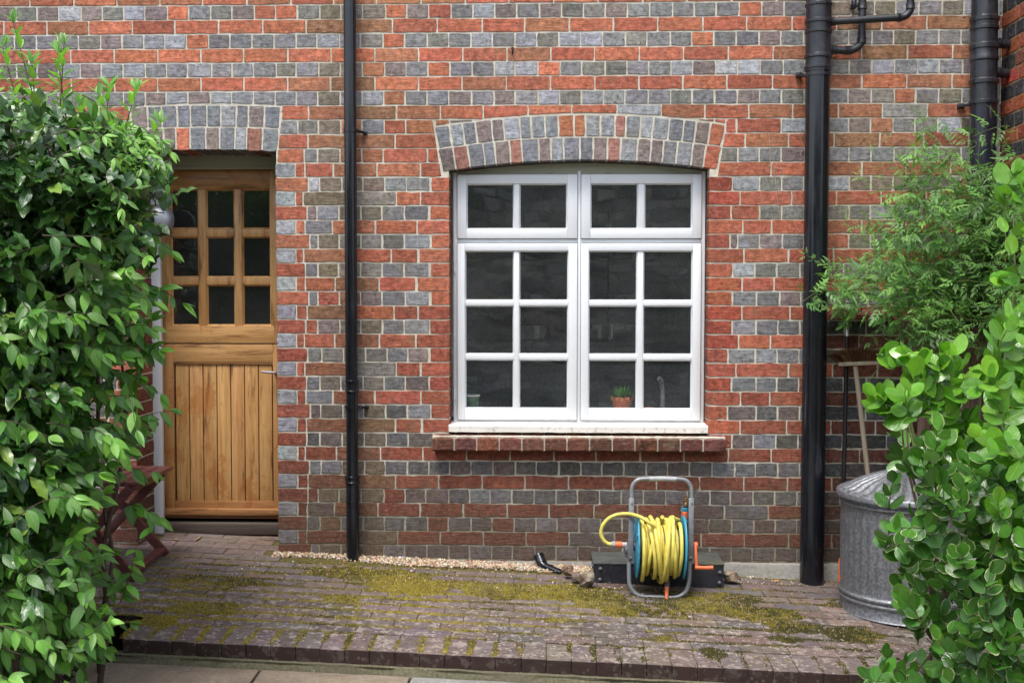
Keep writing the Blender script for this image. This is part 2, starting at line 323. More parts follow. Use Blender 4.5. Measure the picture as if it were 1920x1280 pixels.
M['soil'] = mat_ground('soil', (.045, .032, .022), (.08, .06, .045), 60, .02, (.3, .28, .25)); M['grit'] = mat_ground('gritty_ground', (.30, .24, .17), (.20, .15, .10), 120, .01)
M['jointsoil'] = mat_ground('joint_moss', (.16, .135, .04), (.08, .07, .028), 90, .006)
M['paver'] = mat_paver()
M['plaster'] = mat_simple('painted_plaster', (.50, .55, .57), .8); M['intfloor'] = mat_simple('kitchen_floor', (.10, .09, .08), .6); M['cabinet'] = mat_simple('kitchen_cabinet', (.30, .33, .34), .5)
M['greenglaze'] = mat_simple('green_glaze', (.045, .10, .065), .25); M['terracotta'] = mat_simple('terracotta', (.50, .15, .07), .7)
M['ceramic'] = mat_simple('white_ceramic', (.6, .6, .58), .3); M['pan'] = mat_simple('pan_steel', (.5, .5, .5), .2, 1.)
M['tapsteel'] = mat_simple('satin_steel', (.42, .42, .43), .3, .6); M['lamp'] = mat_simple('grey_lamp_metal', (.33, .34, .37), .42, .5, 30, .15, .1)
M['stem'] = mat_simple('plant_stem', (.07, .045, .028), .7); M['redstem'] = mat_simple('reddish_stem', (.13, .045, .035), .6); M['greenstem'] = mat_simple('green_stem', (.12, .17, .045), .6); M['dryvine'] = mat_simple('dry_vine', (.5, .36, .28), .9)
M['leafdark'] = mat_leaf('glossy_dark_leaf', .34, veinamt=.2, trans=.1, vein=(.14, .22, .09)); M['leaflight'] = mat_leaf('light_green_leaf', .42, trans=.3, veinamt=.3)
M['leafround'] = mat_leaf('round_glossy_leaf', .24, trans=.25, veinamt=.25, vein=(.4, .5, .12)); M['leafvar'] = mat_leaf('cream_edged_leaf', .28, margin=(.55, .58, .32), trans=.2, veinamt=.2)
M['leafjas'] = mat_leaf('slender_leaflet', .45, trans=.3, veinamt=.15)

# ------------------------------------------------------------------ brick maker
def clip(poly, n, d):            # keep points with n.p <= d
    out = []
    for i in range(len(poly)):
        a = poly[i]; b = poly[(i+1) % len(poly)]; da = np.dot(n, a)-d; db = np.dot(n, b)-d
        if da <= 0: out.append(a)
        if da*db < 0: out.append(a+(b-a)*(da/(da-db)))
    return out
def area(p): return .5*sum(p[i][0]*p[(i+1) % len(p)][1]-p[(i+1) % len(p)][0]*p[i][1] for i in range(len(p)))
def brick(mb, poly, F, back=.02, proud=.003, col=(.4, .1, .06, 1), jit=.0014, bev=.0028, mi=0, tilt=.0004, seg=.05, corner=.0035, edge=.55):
    """poly: convex ccw outline in a face plane; F(a,b,d): plane coords + depth (d<0 towards viewer) -> world"""
    poly = [np.array(p, float) for p in poly]
    if len(poly) < 3 or abs(area(poly)) < 2e-4: return
    if area(poly) < 0: poly = poly[::-1]
    c0 = sum(poly)/len(poly); ring = []
    for i in range(len(poly)):
        a, b, pr = poly[i], poly[(i+1) % len(poly)], poly[i-1]
        e = b-a; L = np.linalg.norm(e)
        if L < 1e-4: continue
        cr = min(corner*random.uniform(.5, 1.6), L*.3); e = e/L; nn = np.array([e[1], -e[0]])
        k = max(2, int(L/seg)+1)
        for j in range(k+1):
            t = cr+(L-2*cr)*j/k
            ring.append(a+e*t+nn*random.gauss(0, jit)*(1 if 0 < j < k else .5))
    n = len(ring); sh = sqrt(abs(area(poly)))
    def inset(r, q):
        out = []
        for p in r:
            d = c0-p; hx, hy = abs(d[0]), abs(d[1]); out.append(p+np.sign(d)*np.minimum(np.abs(d)*.5, q))
        return out
    r2 = inset(ring, bev); t1, t2, t0 = random.gauss(0, tilt)/.1, random.gauss(0, tilt)/.05, random.gauss(0, tilt)
    dd = lambda p: t0+t1*(p[0]-c0[0])*.35+t2*(p[1]-c0[1])*.35
    vs = [F(p[0], p[1], back) for p in ring]+[F(p[0], p[1], -proud+bev*.9+dd(p)) for p in ring]+[F(p[0], p[1], -proud+dd(p)) for p in r2]
    fs = [(i, (i+1) % n, n+(i+1) % n, n+i) for i in range(n)]+[(n+i, n+(i+1) % n, 2*n+(i+1) % n, 2*n+i) for i in range(n)]+[tuple(2*n+i for i in range(n))]
    cc_ = np.tile(np.asarray(col, float), (3*n, 1)); cc_[:2*n, :3] *= edge; mb.add(vs, fs, mi, cc_)  # rims darkened: shade of the mortar crevice put into the colour
FW = lambda a, b, d: (a, d, b)      # main wall: plane x,z ; depth along +y
def vary(c, s=.12, h=.04):
    k = random.gauss(1, s); return (max(.01, c[0]*k*(1+random.gauss(0, h))), max(.01, c[1]*k*(1+random.gauss(0, h*1.6))), max(.01, c[2]*k*(1+random.gauss(0, h*1.8))), 1)
def lerp(a, b, t): t = max(0, min(1, t)); return tuple(a[i]+(b[i]-a[i])*t for i in range(3))
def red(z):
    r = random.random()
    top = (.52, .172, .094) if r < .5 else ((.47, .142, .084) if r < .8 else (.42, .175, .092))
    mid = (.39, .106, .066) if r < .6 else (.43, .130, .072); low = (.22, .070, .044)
    c = lerp(mid, top, (z-1.2)/1.3) if z > 1.2 else lerp(low, mid, (z-.35)/.7)  # darker low down: weathering, plus light falloff put into the colour
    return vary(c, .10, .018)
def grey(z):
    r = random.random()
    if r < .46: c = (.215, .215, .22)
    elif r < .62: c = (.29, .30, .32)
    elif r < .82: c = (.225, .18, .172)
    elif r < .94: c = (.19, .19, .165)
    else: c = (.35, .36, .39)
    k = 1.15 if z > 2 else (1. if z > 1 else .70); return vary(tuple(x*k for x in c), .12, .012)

JZ = .075
def zj(k): return ZJ0-JZ*k
XL, XC = -3.6, 2.326
# opening geometry measured on the wall plane
class Arch:
    def __init__(s, xl, zl, xr, zr, xa, za, skl, skr, thick):
        # intrados through left spring, apex, right spring
        (ax, ay), (bx, by), (cx, cy) = (xl, zl), (xa, za), (xr, zr)
        d = 2*(ax*(by-cy)+bx*(cy-ay)+cx*(ay-by))
        s.cx = ((ax*ax+ay*ay)*(by-cy)+(bx*bx+by*by)*(cy-ay)+(cx*cx+cy*cy)*(ay-by))/d
        s.cz = ((ax*ax+ay*ay)*(cx-bx)+(bx*bx+by*by)*(ax-cx)+(cx*cx+cy*cy)*(bx-ax))/d
        s.R = sqrt((ax-s.cx)**2+(ay-s.cz)**2); s.T = thick; s.xl, s.xr, s.skl, s.skr = xl, xr, skl, skr
        s.zl, s.zr = zl, zr
    def zi(s, x): return s.cz+sqrt(s.R**2-(x-s.cx)**2)
    def ze(s, x): return s.cz+sqrt((s.R+s.T)**2-(x-s.cx)**2)
    def xleft(s, z): return s.xl-s.skl*(z-s.zl)
    def xright(s, z): return s.xr+s.skr*(z-s.zr)
p = [P(829, 322), P(1345, 318), P(1086, 300)]
WA = Arch(p[0][0], p[0][2], p[1][0], p[1][2], p[2][0], p[2][2], .16, .16, .236)
p = [P(255, 285), P(519, 284), P(387, 281)]
DA = Arch(p[0][0], p[0][2], p[1][0], p[1][2], p[2][0], p[2][2], .13, .10, .236)
WX0, WX1 = P(843, 600)[0], P(1327, 600)[0]
DX0, DX1 = P(254, 600)[0], P(519, 600)[0]
WZB = P(1085, 812)[2]              # underside of timber sill = top of brick sill
BSZ0 = P(1085, 843)[2]; BSX0, BSX1 = P(812, 830)[0], P(1357, 830)[0]
BPX = P(1530, 600)[0]

house = empty('brick_house', (0, 0, 0), 'old house of red and blue-grey brick banded in alternating courses', 'house')
wall = MB()
def wall_row(k):
    z1, z0 = zj(k)-.0038, zj(k+1)+.0038; zm = (z0+z1)/2; odd = k % 2 == 1
    segs = []; xs = XL
    inD = zm < DA.zi(DX1-.05)
    inDA = (not inD) and zm < DA.ze(DA.xleft(zm)) 
    inW = WZB < zm < WA.zi(WX0)
    inWA = (not inW) and WA.zl-.005 < zm < WA.ze(WA.xleft(zm))
    inS = BSZ0-.02 < zm < WZB
    if inD: segs.append((xs, DX0, 'n', 'q')); xs = DX1; ls = 'q'
    elif inDA: segs.append((xs, DA.xleft(zm), 'n', 'l')); xs = DA.xright(zm); ls = 'r'
    else: ls = 'n'
    if inW: segs.append((xs, WX0, ls, 'q')); xs = WX1; ls = 'q'
    elif inWA: segs.append((xs, WA.xleft(zm), ls, 'L')); xs = WA.xright(zm); ls = 'R'
    elif inS: segs.append((xs, BSX0+.004, ls, 'n')); xs = BSX1-.004; ls = 'n'
    segs.append((xs, XC+.0, ls, 'n'))
    broken = zj(12) < zm < zj(7)
    for (xa, xb, la, lb) in segs:
        cuts = [xa]; kinds = []
        x = xa
        pitch = .2305 if odd else .1153
        ph = {1: 739, 3: 707, 5: 706, 7: 741}.get(k, 707 if k % 4 == 3 else 739) if odd else 721
        x_ph = P(ph, 600)[0]+random.uniform(-.012, .012)
        # quoin pieces at the left end
        if la == 'q':
            if k % 2 == 0: pcs = [(random.uniform(.15, .18), 'r')] if xa < -1 else [(random.uniform(.10, .13), 'r')]
            else: pcs = [(.105, 'g'), (random.uniform(.04, .06), 'r')] if xa < -1 else [(random.uniform(.15, .19), 'r')]
            for wd, kk in pcs: cuts.append(cuts[-1]+wd); kinds.append(kk)
        endp = []
        if lb == 'q': endp = [(random.uniform(.10, .115), 'r')] if not odd else [(random.uniform(.15, .18), 'r')]
        xe = xb-sum(q[0] for q in endp)
        x = cuts[-1]
        nx = x_ph+math.floor((x-x_ph)/pitch+1e-6)*pitch
        while nx-x < pitch*.28: nx += pitch
        while nx < xe-pitch*.28:
            j = nx+random.gauss(0, .0025); cuts.append(j)
            kk = 'r' if odd else 'g'
            if not odd and broken and -1.2 < j < 1.35 and random.random() < .55: kk = 'r'
            if broken and odd and random.random() < .12: kk = 'g'
            if odd and la == 'q' and xa < -1 and random.random() < .15: kk = 'g'
            kinds.append(kk); nx += pitch
            if broken and not odd and kk == 'r' and random.random() < .7: nx += pitch
        cuts.append(xe); kinds.append('r' if odd or (broken and -1.2 < xe < 1.4) else 'g')
        for wd, kk in endp: cuts.append(cuts[-1]+wd); kinds.append(kk)
        for i in range(len(kinds)):
            a, b = cuts[i], cuts[i+1]
            jw = .0037+random.uniform(0, .0012)
            qa = (i == 0 and la == 'q'); qb = (i == len(kinds)-1 and lb == 'q')
            a2 = a if qa else a+jw; b2 = b if qb else b-jw
            if i == 0 and la in 'rR': a2 -= .02
            if i == len(kinds)-1 and lb in 'lL': b2 += .02
            if qb and random.random() < .5: a2 += .006
            poly = [V(a2, z0+random.gauss(0, .0008)), V(b2, z0+random.gauss(0, .0008)), V(b2, z1+random.gauss(0, .0008)), V(a2, z1+random.gauss(0, .0008))]
            polys = [poly]
            for A in (WA, DA):
                for xcn in (A.xleft(A.ze(A.xl)), A.xright(A.ze(A.xr))):
                    zc = A.ze(xcn)
                    if z0 < zc-.004 and z1 > zc-.012 and a2 < xcn-.01 and b2 > xcn+.01:
                        polys = [clip(poly, np.array([1., 0]), xcn-.001), clip(poly, np.array([-1., 0]), -xcn-.006)]
            done = []
            for poly in polys:
              for A in (WA, DA):
                if len(poly) < 3: break
                xm = (min(q[0] for q in poly)+max(q[0] for q in poly))/2
                if z1 < min(A.zl, A.zr)-.03: continue
                if xm < A.xleft(zm)+.02 and b2 > A.xleft(zm)-.08 and zm < A.ze(A.xl):
                    n = np.array([1., A.skl]); n /= np.linalg.norm(n); poly = clip(poly, n, np.dot(n, (A.xl, A.zl))-.008)
                elif xm > A.xright(zm)-.02 and a2 < A.xright(zm)+.08 and zm < A.ze(A.xr):
                    n = np.array([-1., A.skr]); n /= np.linalg.norm(n); poly = clip(poly, n, np.dot(n, (A.xr, A.zr))-.008)
                elif A.xleft(A.ze(A.xl)) < xm < A.xright(A.ze(A.xr)) and z0 < A.ze(xm)+.01:
                    n = np.array([xm-A.cx, A.ze(xm)-A.cz]); n /= np.linalg.norm(n); poly = clip(poly, -n, -(np.dot(n, (xm, A.ze(xm)))+.008))
              if len(poly) >= 3: done.append(poly)
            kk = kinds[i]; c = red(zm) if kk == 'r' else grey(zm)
            if kk == 'r' and (qa or qb) and xa > -1: c = vary(random.choice([(.40, .086, .052), (.43, .12, .06), (.34, .09, .06), (.42, .13, .07)]), .13, .02)
            if kk == 'g' and qa: c = vary((.36, .37, .40), .08, .02)
            if kk == 'g' and random.random() < .05: c = red(zm)
            # green-brown staining beside the downpipes
            xm = (a+b)/2
            if abs(xm+1.03) < .16 and random.random() < .75: c = (*lerp(c[:3], (.21, .155, .085), random.uniform(.3, .75)), 1)
            if BPX+.02 < xm and zm > .9 and random.random() < .55: c = (*lerp(c[:3], (.24, .19, .10), random.uniform(.15, .5)), 1)
            if xm > BPX+.02 and zm < 1.31: c = (c[0]*.45+.01, c[1]*.48+.012, c[2]*.5+.012, 1)   # darker bricks below the tile ledge
            back = .10 if (qa or qb) and abs(xm) < 1.3 else (.26 if (qa or qb) else .02)
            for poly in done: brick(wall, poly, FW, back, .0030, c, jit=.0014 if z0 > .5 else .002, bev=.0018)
for k in range(-21, 40): wall_row(k)
zb = zj(40)+.004
# mortar body: solid slab 0.30 thick, face at y=0, with two openings
def slab_poly(mb, pts, y0, y1, mi):      # extruded polygon (x,z)
    n = len(pts); vs = [(p[0], y0, p[1]) for p in pts]+[(p[0], y1, p[1]) for p in pts]
    fs = [tuple(range(n)), tuple(range(2*n-1, n-1, -1))]+[(i, n+i, n+(i+1) % n, (i+1) % n) for i in range(n)]
    mb.add(vs, fs, mi, smooth=False)
ZT = zj(-21); ZB = -.25
def column(x0, x1, f=None, below=None):
    if f is None: slab_poly(wall, [(x0, ZB), (x1, ZB), (x1, ZT), (x0, ZT)], 0, .3, 1); return
    n = 14
    for i in range(n):
        a = x0+(x1-x0)*i/n; b = x0+(x1-x0)*(i+1)/n
        slab_poly(wall, [(a, f(a)+.004), (b, f(b)+.004), (b, ZT), (a, ZT)], 0, .3, 1)
    if below is not None: slab_poly(wall, [(x0, ZB), (x1, ZB), (x1, below), (x0, below)], 0, .3, 1)
e = .004
column(XL, DX0-e); column(DX0-e, DX1+e, DA.zi); column(DX1+e, WX0-e); column(WX0-e, WX1+e, WA.zi, WZB-.03); column(WX1+e, XC+.3)
wall.build('wall', [M['brick'], M['mortar']], house, sharp=30)
def arch_bricks(A, nouter, ninner, redp_in, redp_out, back, cols=None, name='window_arch', label=None):
    mb = MB(); al = atan2(A.zl-A.cz, A.xl-A.cx); ar = atan2(A.zr-A.cz, A.xr-A.cx)
    # mortar ring behind the bricks
    for ring, (r0, r1, n, rp) in enumerate(((A.R, A.R+A.T*.49, ninner, redp_in), (A.R+A.T*.51, A.R+A.T, nouter, redp_out))):
        ex = .5*(r0+r1)-A.R
        a0 = atan2(A.zl+ex-A.cz, A.xl-A.skl*ex-A.cx); a1 = atan2(A.zr+ex-A.cz, A.xr+A.skr*ex-A.cx)
        cuts = [a0+(a1-a0)*i/n+ (random.gauss(0, .0012) if 0 < i < n else 0) for i in range(n+1)]
        for i in range(n):
            g = .005/A.R; b0, b1 = cuts[i]-g, cuts[i+1]+g
            pr = lambda r, a: V(A.cx+r*cos(a), A.cz+r*sin(a)); q = .0045 if ring == 1 else 0
            s0, s1 = random.gauss(0, .0006), random.gauss(0, .0006)
            poly = [pr(r0+q, b0), pr(r0+q, b1), pr(r1-q, b1), pr(r1-q, b0)]
            if i == 0: poly[3][0] -= A.skl*.03; poly[0][0] += A.skl*.03-.003
            if i == n-1: poly[2][0] += A.skr*.03; poly[1][0] -= A.skr*.03-.003
            rr = random.random()
            c = red(2.2) if rr < rp else (vary((.25, .20, .19), .1, .015) if rr < rp+.25 else (vary((.23, .245, .265), .13, .01) if rr < .8 else vary((.35, .365, .385), .1, .01)))
            if rr < rp*.5: c = vary((.40, .19, .15), .1, .02)
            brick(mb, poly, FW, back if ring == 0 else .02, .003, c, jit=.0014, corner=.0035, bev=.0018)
    mb.build(name, [M['brick']], house, label=label, sharp=30)
arch_bricks(WA, 21, 20, .12, .12, .10, label='segmental arch of two rings of grey headers above the window')
arch_bricks(DA, 10, 10, .45, .05, .26, name='door_arch', label='flat arch of two rings of brick above the door')
# brick window sill
mb = MB(); n = 13; x = BSX0; random.seed(11)
for i in range(n):
    wd = (BSX1-BSX0)/n; x0, x1 = BSX0+i*wd+.004, BSX0+(i+1)*wd-.004
    c = vary((.155, .060, .042), .16, .06)
    top = WZB-.004; hz = top-.012; pr = -.085+random.uniform(-.003, .003)
    pro = [(pr+.008, BSZ0+.002), (pr, BSZ0+.010), (pr, hz-.008), (pr+.009, hz), (.09, top+.012), (.09, BSZ0)]
    if i == n-1: x1 += .004
    k = len(pro); nx_ = 5; vs = []
    for j in range(nx_+1):
        t = j/nx_; xx = x0+(x1-x0)*t; ins = .003 if j in (0, nx_) else 0
        for (yy, zz) in pro: vs.append((xx, yy+ins+random.gauss(0, .001), zz+random.gauss(0, .001)-ins*.5))
    fs = [(j*k+i2, j*k+(i2+1) % k, (j+1)*k+(i2+1) % k, (j+1)*k+i2) for j in range(nx_) for i2 in range(k)]+[tuple(range(k-1, -1, -1)), tuple(nx_*k+q for q in range(k))]
    mb.add(vs, fs, 0, c)
mb.box(BSX0+.003, BSX1-.003, -.076, .08, BSZ0+.004, WZB-.010, 1)
mb.build('window_sill', [M['brick'], M['mortar']], house, label='projecting mossy brick sill under the window', sharp=35)
# concrete plinth
mb = MB(); xx = np.linspace(-1.45, XC, 60)
pa, pb = P(1380, 1052)[0], P(1100, 1052)[0]
vs = []; 
for x in xx:
    zt = zj(39)-.0055+random.gauss(0, .0015); yy = -.012-max(0, min(1, (x-.8)/.3))*.035
    vs += [(x, .01, zt), (x, yy+.006, zt-.002), (x, yy+random.gauss(0, .002), zt-.012), (x, yy-.01+random.gauss(0, .003), -.2)]
fs = [(i*4+j, i*4+j+1, i*4+5+j, i*4+4+j) for i in range(59) for j in range(3)]
mb.add(vs, fs, 0); mb.build('plinth', M['concrete'], house)
# return wall on the right
random.seed(21)
sw = MB(); FS = lambda a, b, d: (XC+d, -a, b)      # a = distance towards viewer
def FS(a, b, d): return (XC+d, -a, b)
for k in range(-21, 40):
    z1, z0 = zj(k)-.0045, zj(k+1)+.0045; odd = k % 2; pitch = .23 if odd else .115; a = -.1*(0 if odd else .5)-.0
    while a < 1.1:
        b = min(a+pitch, 1.15); lo = max(a, .0)
        if b > lo+.02:
            c = vary((.36, .085, .04), .1, .06) if odd else (vary((.035, .037, .045), .2) if random.random() < .85 else vary((.20, .07, .04), .1))
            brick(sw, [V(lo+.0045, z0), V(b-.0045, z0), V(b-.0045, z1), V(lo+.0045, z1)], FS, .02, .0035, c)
        a = b
sw.box(XC, XC+.3, -1.16, -.001, ZB, ZT, 1)
sm = NT('orange_mortar'); g = sm.noise(200, 4, .7); M['omortar'] = sm.fin(sm.mix(sm.rng(g, .35, .7), (.42, .28, .15), (.26, .16, .09)), .95, sm.bump(g, .004, .8))
sw.build('side_wall', [M['brick'], M['omortar']], house, label='return wall of red and near-black brick with orange mortar', sharp=30)
# room behind the window and door (an unseen opening is added in the back wall to light it)
mb = MB(); rx0, rx1, ry0, ry1, rz0, rz1 = -3.5, XC+.2, .31, 3.6, .0, 2.75
q = [((rx0, ry0), (rx0, ry1)), ((rx0, ry1), (rx1, ry1)), ((rx1, ry1), (rx1, ry0))]
mb.box(rx0-.1, rx0, ry0, ry1, rz0, rz1); mb.box(rx1, rx1+.1, ry0, ry1, rz0, rz1); mb.box(rx0-.1, 1.55, ry1, ry1+.1, rz0-.1, rz1+.1); mb.box(1.55, rx1+.1, ry1, ry1+.1, rz0-.1, .85); mb.box(1.55, rx1+.1, ry1, ry1+.1, 2.35, rz1+.1)
mb.box(rx0-.1, rx1+.1, ry0, ry1, rz1, rz1+.1); mb.box(rx0-.1, rx1+.1, ry0, ry1, rz0-.1, rz0)
mb.box(-1.25, -1.15, ry0, ry1, rz0, rz1)
mb.build('inner_wall', M['plaster'], house)

# ------------------------------------------------------------------ window
wn = MB(); YF, YC = .10, .082    # frame face, casement face
def X(u, Y=YC, v=600): return P(u, v, Y)[0]
def Z(v, Y=YC, u=1085): return P(u, v, Y)[2]
fx0, fx1 = WX0+.012, WX1-.004
cz = dict(t0=Z(327), t1=Z(447), b0=Z(456), b1=Z(787))
L0, L1, R0, R1 = X(857.5), X(1082), X(1089), X(1314)
fz0 = Z(792, YF)
# frame: jambs, mullion, transom, bottom rail, arched head
wn.box(fx0, L0-.003, YF, .17, fz0, WA.zi(fx0)-.004, 0, .003); wn.box(R1+.003, fx1, YF, .17, fz0, WA.zi(fx1)-.004, 0, .003)
wn.box(L1+.002, R0-.002, YF-.004, .17, fz0+.004, cz['t0']+.02, 0, .003)
wn.box(L0-.003, L1+.002, YF+.002, .17, cz['t1']-.003, cz['b0']+.003, 0, .002); wn.box(R0-.002, R1+.003, YF+.002, .17, cz['t1']-.003, cz['b0']+.003, 0, .002)
wn.box(L0-.003, R1+.003, YF+.003, .17, fz0, cz['b1']-.002, 0, .002)
n = 24; pts = []
for i in range(n+1):
    x = L0-.0025+(R1+.0025-L0+.0025)*i/n; pts.append((x, WA.zi(x)-.006))
for i in range(n): slab_poly(wn, [(pts[i][0], cz['t0']+.003), (pts[i+1][0], cz['t0']+.003), pts[i+1], pts[i]], YF+.006, .17, 1)
window = wn.build('window', [M['white'], M['cream']], house, label='white painted timber casement window with sixteen panes')
def sash(x0, x1, z0, z1, px, pz, name='casement'):
    """px: pane x edges list of pairs; pz: pane z edges pairs (top, bottom)"""
    m = MB(); y0, y1 = YC, .135; e = .0012
    m.box(x0, px[0][0], y0, y1, z0, z1, 0, .003); m.box(px[-1][1], x1, y0, y1, z0, z1, 0, .003)
    m.box(px[0][0], px[-1][1], y0+e, y1, pz[0][0], z1, 0, .002); m.box(px[0][0], px[-1][1], y0+e, y1, z0, pz[-1][1], 0, .002)
    for i in range(len(px)-1): m.box(px[i][1], px[i+1][0], y0+.008, y1-.004, pz[-1][1], pz[0][0], 0, .003)
    for j in range(len(pz)-1):
        for (a, b) in px: m.box(a, b, y0+.010, y1-.006, pz[j+1][0], pz[j][1], 0, .003)
    # putty bevel round every pane
    for (a, b) in px:
        for (zt, zb_) in pz:
            o = [(a, zb_), (b, zb_), (b, zt), (a, zt)]; w_ = .007; ii = [(a+w_, zb_+w_), (b-w_, zb_+w_), (b-w_, zt-w_), (a+w_, zt-w_)]
            vs = [(x, y0+.012, z) for x, z in o]+[(x, y0+.026, z) for x, z in ii]
            m.add(vs, [(i, (i+1) % 4, 4+(i+1) % 4, 4+i) for i in range(4)], 0, smooth=False)
    c = m.build(name, M['white'], window)
    g = MB(); gx = .105
    for (a, b) in px:
        for (zt, zb_) in pz: g.add([(a-.002, gx, zb_-.002), (b+.002, gx, zb_-.002), (b+.002, gx, zt+.002), (a-.002, gx, zt+.002)], [(0, 1, 2, 3)])
    g.build('pane', M['glass'], window); return c
TZ = [(Z(344), Z(429.5))]; BZ = [(Z(470), Z(564)), (Z(573), Z(665)), (Z(674.5), Z(767))]
sash(L0, L1, cz['t1'], cz['t0'], [(X(874.5), X(963.5)), (X(973.5), X(1063))], TZ)
sash(R0, R1, cz['t1'], cz['t0'], [(X(1106.5), X(1195.5)), (X(1207.5), X(1297))], TZ)
sash(L0, L1, cz['b1'], cz['b0'], [(X(871.5), X(963.5)), (X(973), X(1065.5))], BZ)
sash(R0, R1, cz['b1'], cz['b0'], [(X(1103.5), X(1195)), (X(1206), X(1298.5))], BZ)
m = MB()      # timber sill, rounded and chipped
pro = [(-.02, WZB+.004), (-.032, WZB+.008), (-.034, WZB+.038), (-.026, WZB+.044), (YF-.002, fz0+.003), (.17, fz0+.003), (.17, WZB+.002)]
sx = np.linspace(WX0-.004, WX1+.003, 40); vs = []
for x in sx:
    for (yy, zz) in pro: vs.append((x, yy+(random.gauss(0, .0008) if yy < 0 else 0)+(.01 if x in (sx[0], sx[-1]) and yy < 0 else 0), zz+(random.gauss(0, .0006) if yy < 0 else 0)))
k = len(pro); fs = [(j*k+i2, j*k+(i2+1) % k, (j+1)*k+(i2+1) % k, (j+1)*k+i2) for j in range(39) for i2 in range(k)]+[tuple(range(k-1, -1, -1)), tuple(39*k+q for q in range(k))]
m.add(vs, fs); m.build('timber_sill', M['sillwhite'], window)
for v in (501, 738):
    m = MB(); c = P(852.5, v, YF-.002); m.box(c[0]-.004, c[0]+.004, c[1]-.006, c[1]+.004, c[2]-.03, c[2]+.03, 0, .003); m.tube([c+V(0, -.004, -.032), c+V(0, -.004, .032)], .005, 8)
    m.build('hinge', M['white'], window)
for u in (906, 1030, 1140, 1264):
    m = MB(); c = P(u, 323, YF); m.box(c[0]-.018, c[0]+.018, c[1]-.004, c[1]+.008, c[2]-.004, c[2]+.004, 0, .002); m.build('hinge', M['cream'], window)
# ------------------------------------------------------------------ door
YD = .36
def DXx(u, v=600, Y=YD): return P(u, v, Y)[0]
def DZ(v, Y=YD, u=400): return P(u, v, Y)[2]
dj = DXx(297, 800)
m = MB()      # frame and leaf surround
dl, dr = DXx(293), DX1+.03; dtop, dbot = DZ(318), DZ(970)
m.box(dl, DXx(300), YD-.012, YD+.05, dbot, dtop+.05, 0, .003)
door = m.build('door', [M['doorv']], house, label='varnished timber stable door with nine panes above boards')
px = [(DXx(321), DXx(372.5)), (DXx(387), DXx(440)), (DXx(454.5), DXx(507.5))]; pz = [(DZ(354.5), DZ(429)), (DZ(444), DZ(520)), (DZ(534), DZ(610.5))]
x0, x1 = DXx(301), dr
up = MB()
up.box(x0, px[0][0], YD, YD+.045, DZ(643), dtop, 0, .003); up.box(px[2][1], x1, YD, YD+.045, DZ(643), dtop, 0, .003)
up2 = MB()
up2.box(px[0][0], px[2][1], YD+.001, YD+.045, pz[0][0], dtop, 0, .002, (.8, .7, .62, 1)); up3 = MB(); up3.box(px[0][0]-.028, px[2][1]+.02, YD-.002, YD+.04, DZ(643), pz[2][1], 0, .002, (1.05, 1.02, 1, 1))
for i in range(2): up.box(px[i][1], px[i+1][0], YD+.006, YD+.04, pz[2][1], pz[0][0], 0, .004)
for j in range(2):
    for a, b in px: up.box(a, b, YD+.008, YD+.038, pz[j+1][0], pz[j][1], 0, .004)
for (a, b) in px:
    for (zt, zb_) in pz:
        o = [(a, zb_), (b, zb_), (b, zt), (a, zt)]; w_ = .008; ii = [(a+w_, zb_+w_), (b-w_, zb_+w_), (b-w_, zt-w_), (a+w_, zt-w_)]
        up.add([(x, YD+.010, z) for x, z in o]+[(x, YD+.024, z) for x, z in ii], [(i, (i+1) % 4, 4+(i+1) % 4, 4+i) for i in range(4)], 0, (1.15, 1.1, 1.05, 1), smooth=False)
up.build('upper_leaf', M['doorv'], door); up2.build('top_rail', M['doorh'], door); up3.build('middle_rail', M['doorh'], door)
g = MB()
for (a, b) in px:
    for (zt, zb_) in pz: g.add([(a-.002, YD+.026, zb_-.002), (b+.002, YD+.026, zb_-.002), (b+.002, YD+.026, zt+.002), (a-.002, YD+.026, zt+.002)], [(0, 1, 2, 3)])
g.build('pane', M['glass'], door)
lo = MB(); lo2 = MB(); bx0, bx1 = DXx(324), DXx(510.5)
lo.box(x0, bx0, YD, YD+.045, dbot+.01, DZ(645), 0, .003, (.8, .72, .65, 1)); lo.box(bx1, x1, YD, YD+.045, dbot+.01, DZ(645), 0, .003, (.85, .8, .75, 1))
lo2.box(bx0, bx1, YD+.001, YD+.045, DZ(679), DZ(645), 0, .003); lo3 = MB(); lo3.box(bx0, bx1, YD+.001, YD+.045, dbot+.01, DZ(939), 0, .002, (.6, .5, .45, 1))
lo2.box(bx0, bx1, YD+.004, YD+.03, DZ(683), DZ(679)-.001, 0, .002, (.6, .5, .45, 1))
for i in range(7):
    a = bx0+.006+(bx1-bx0-.012)*i/7; b = bx0+.006+(bx1-bx0-.012)*(i+1)/7; k = random.uniform(.9, 1.1)
    lo.box(a+.0022, b-.0022, YD+.012+random.uniform(0, .0008), YD+.03, DZ(939)-.002, DZ(683)+.002, 0, .0035, (k, k*random.uniform(.95, 1.02), k*.98, 1))
lo.box(bx0+.002, bx1-.002, YD+.0185, YD+.034, DZ(940), DZ(683)+.003, 0, 0, (.10, .07, .06, 1))
lo.build('lower_leaf', M['doorv'], door); lo2.build('lock_rail', M['doorh'], door); lo3.build('kick_rail', M['doorh'], door)
m = MB(); m.box(DXx(296, 960), dr, YD-.035, YD+.05, DZ(966, YD-.035), DZ(954, YD-.035), 0, .004, (.7, .6, .6, 1)); m.build('weather_board', M['doorh'], door)
m = MB(); m.box(DXx(296, 960), dr, YD-.02, YD+.05, dbot, DZ(966, YD-.035)-.001, 0, .003, (.5, .4, .4, 1)); m.build('bottom_rail', M['doorh'], door)
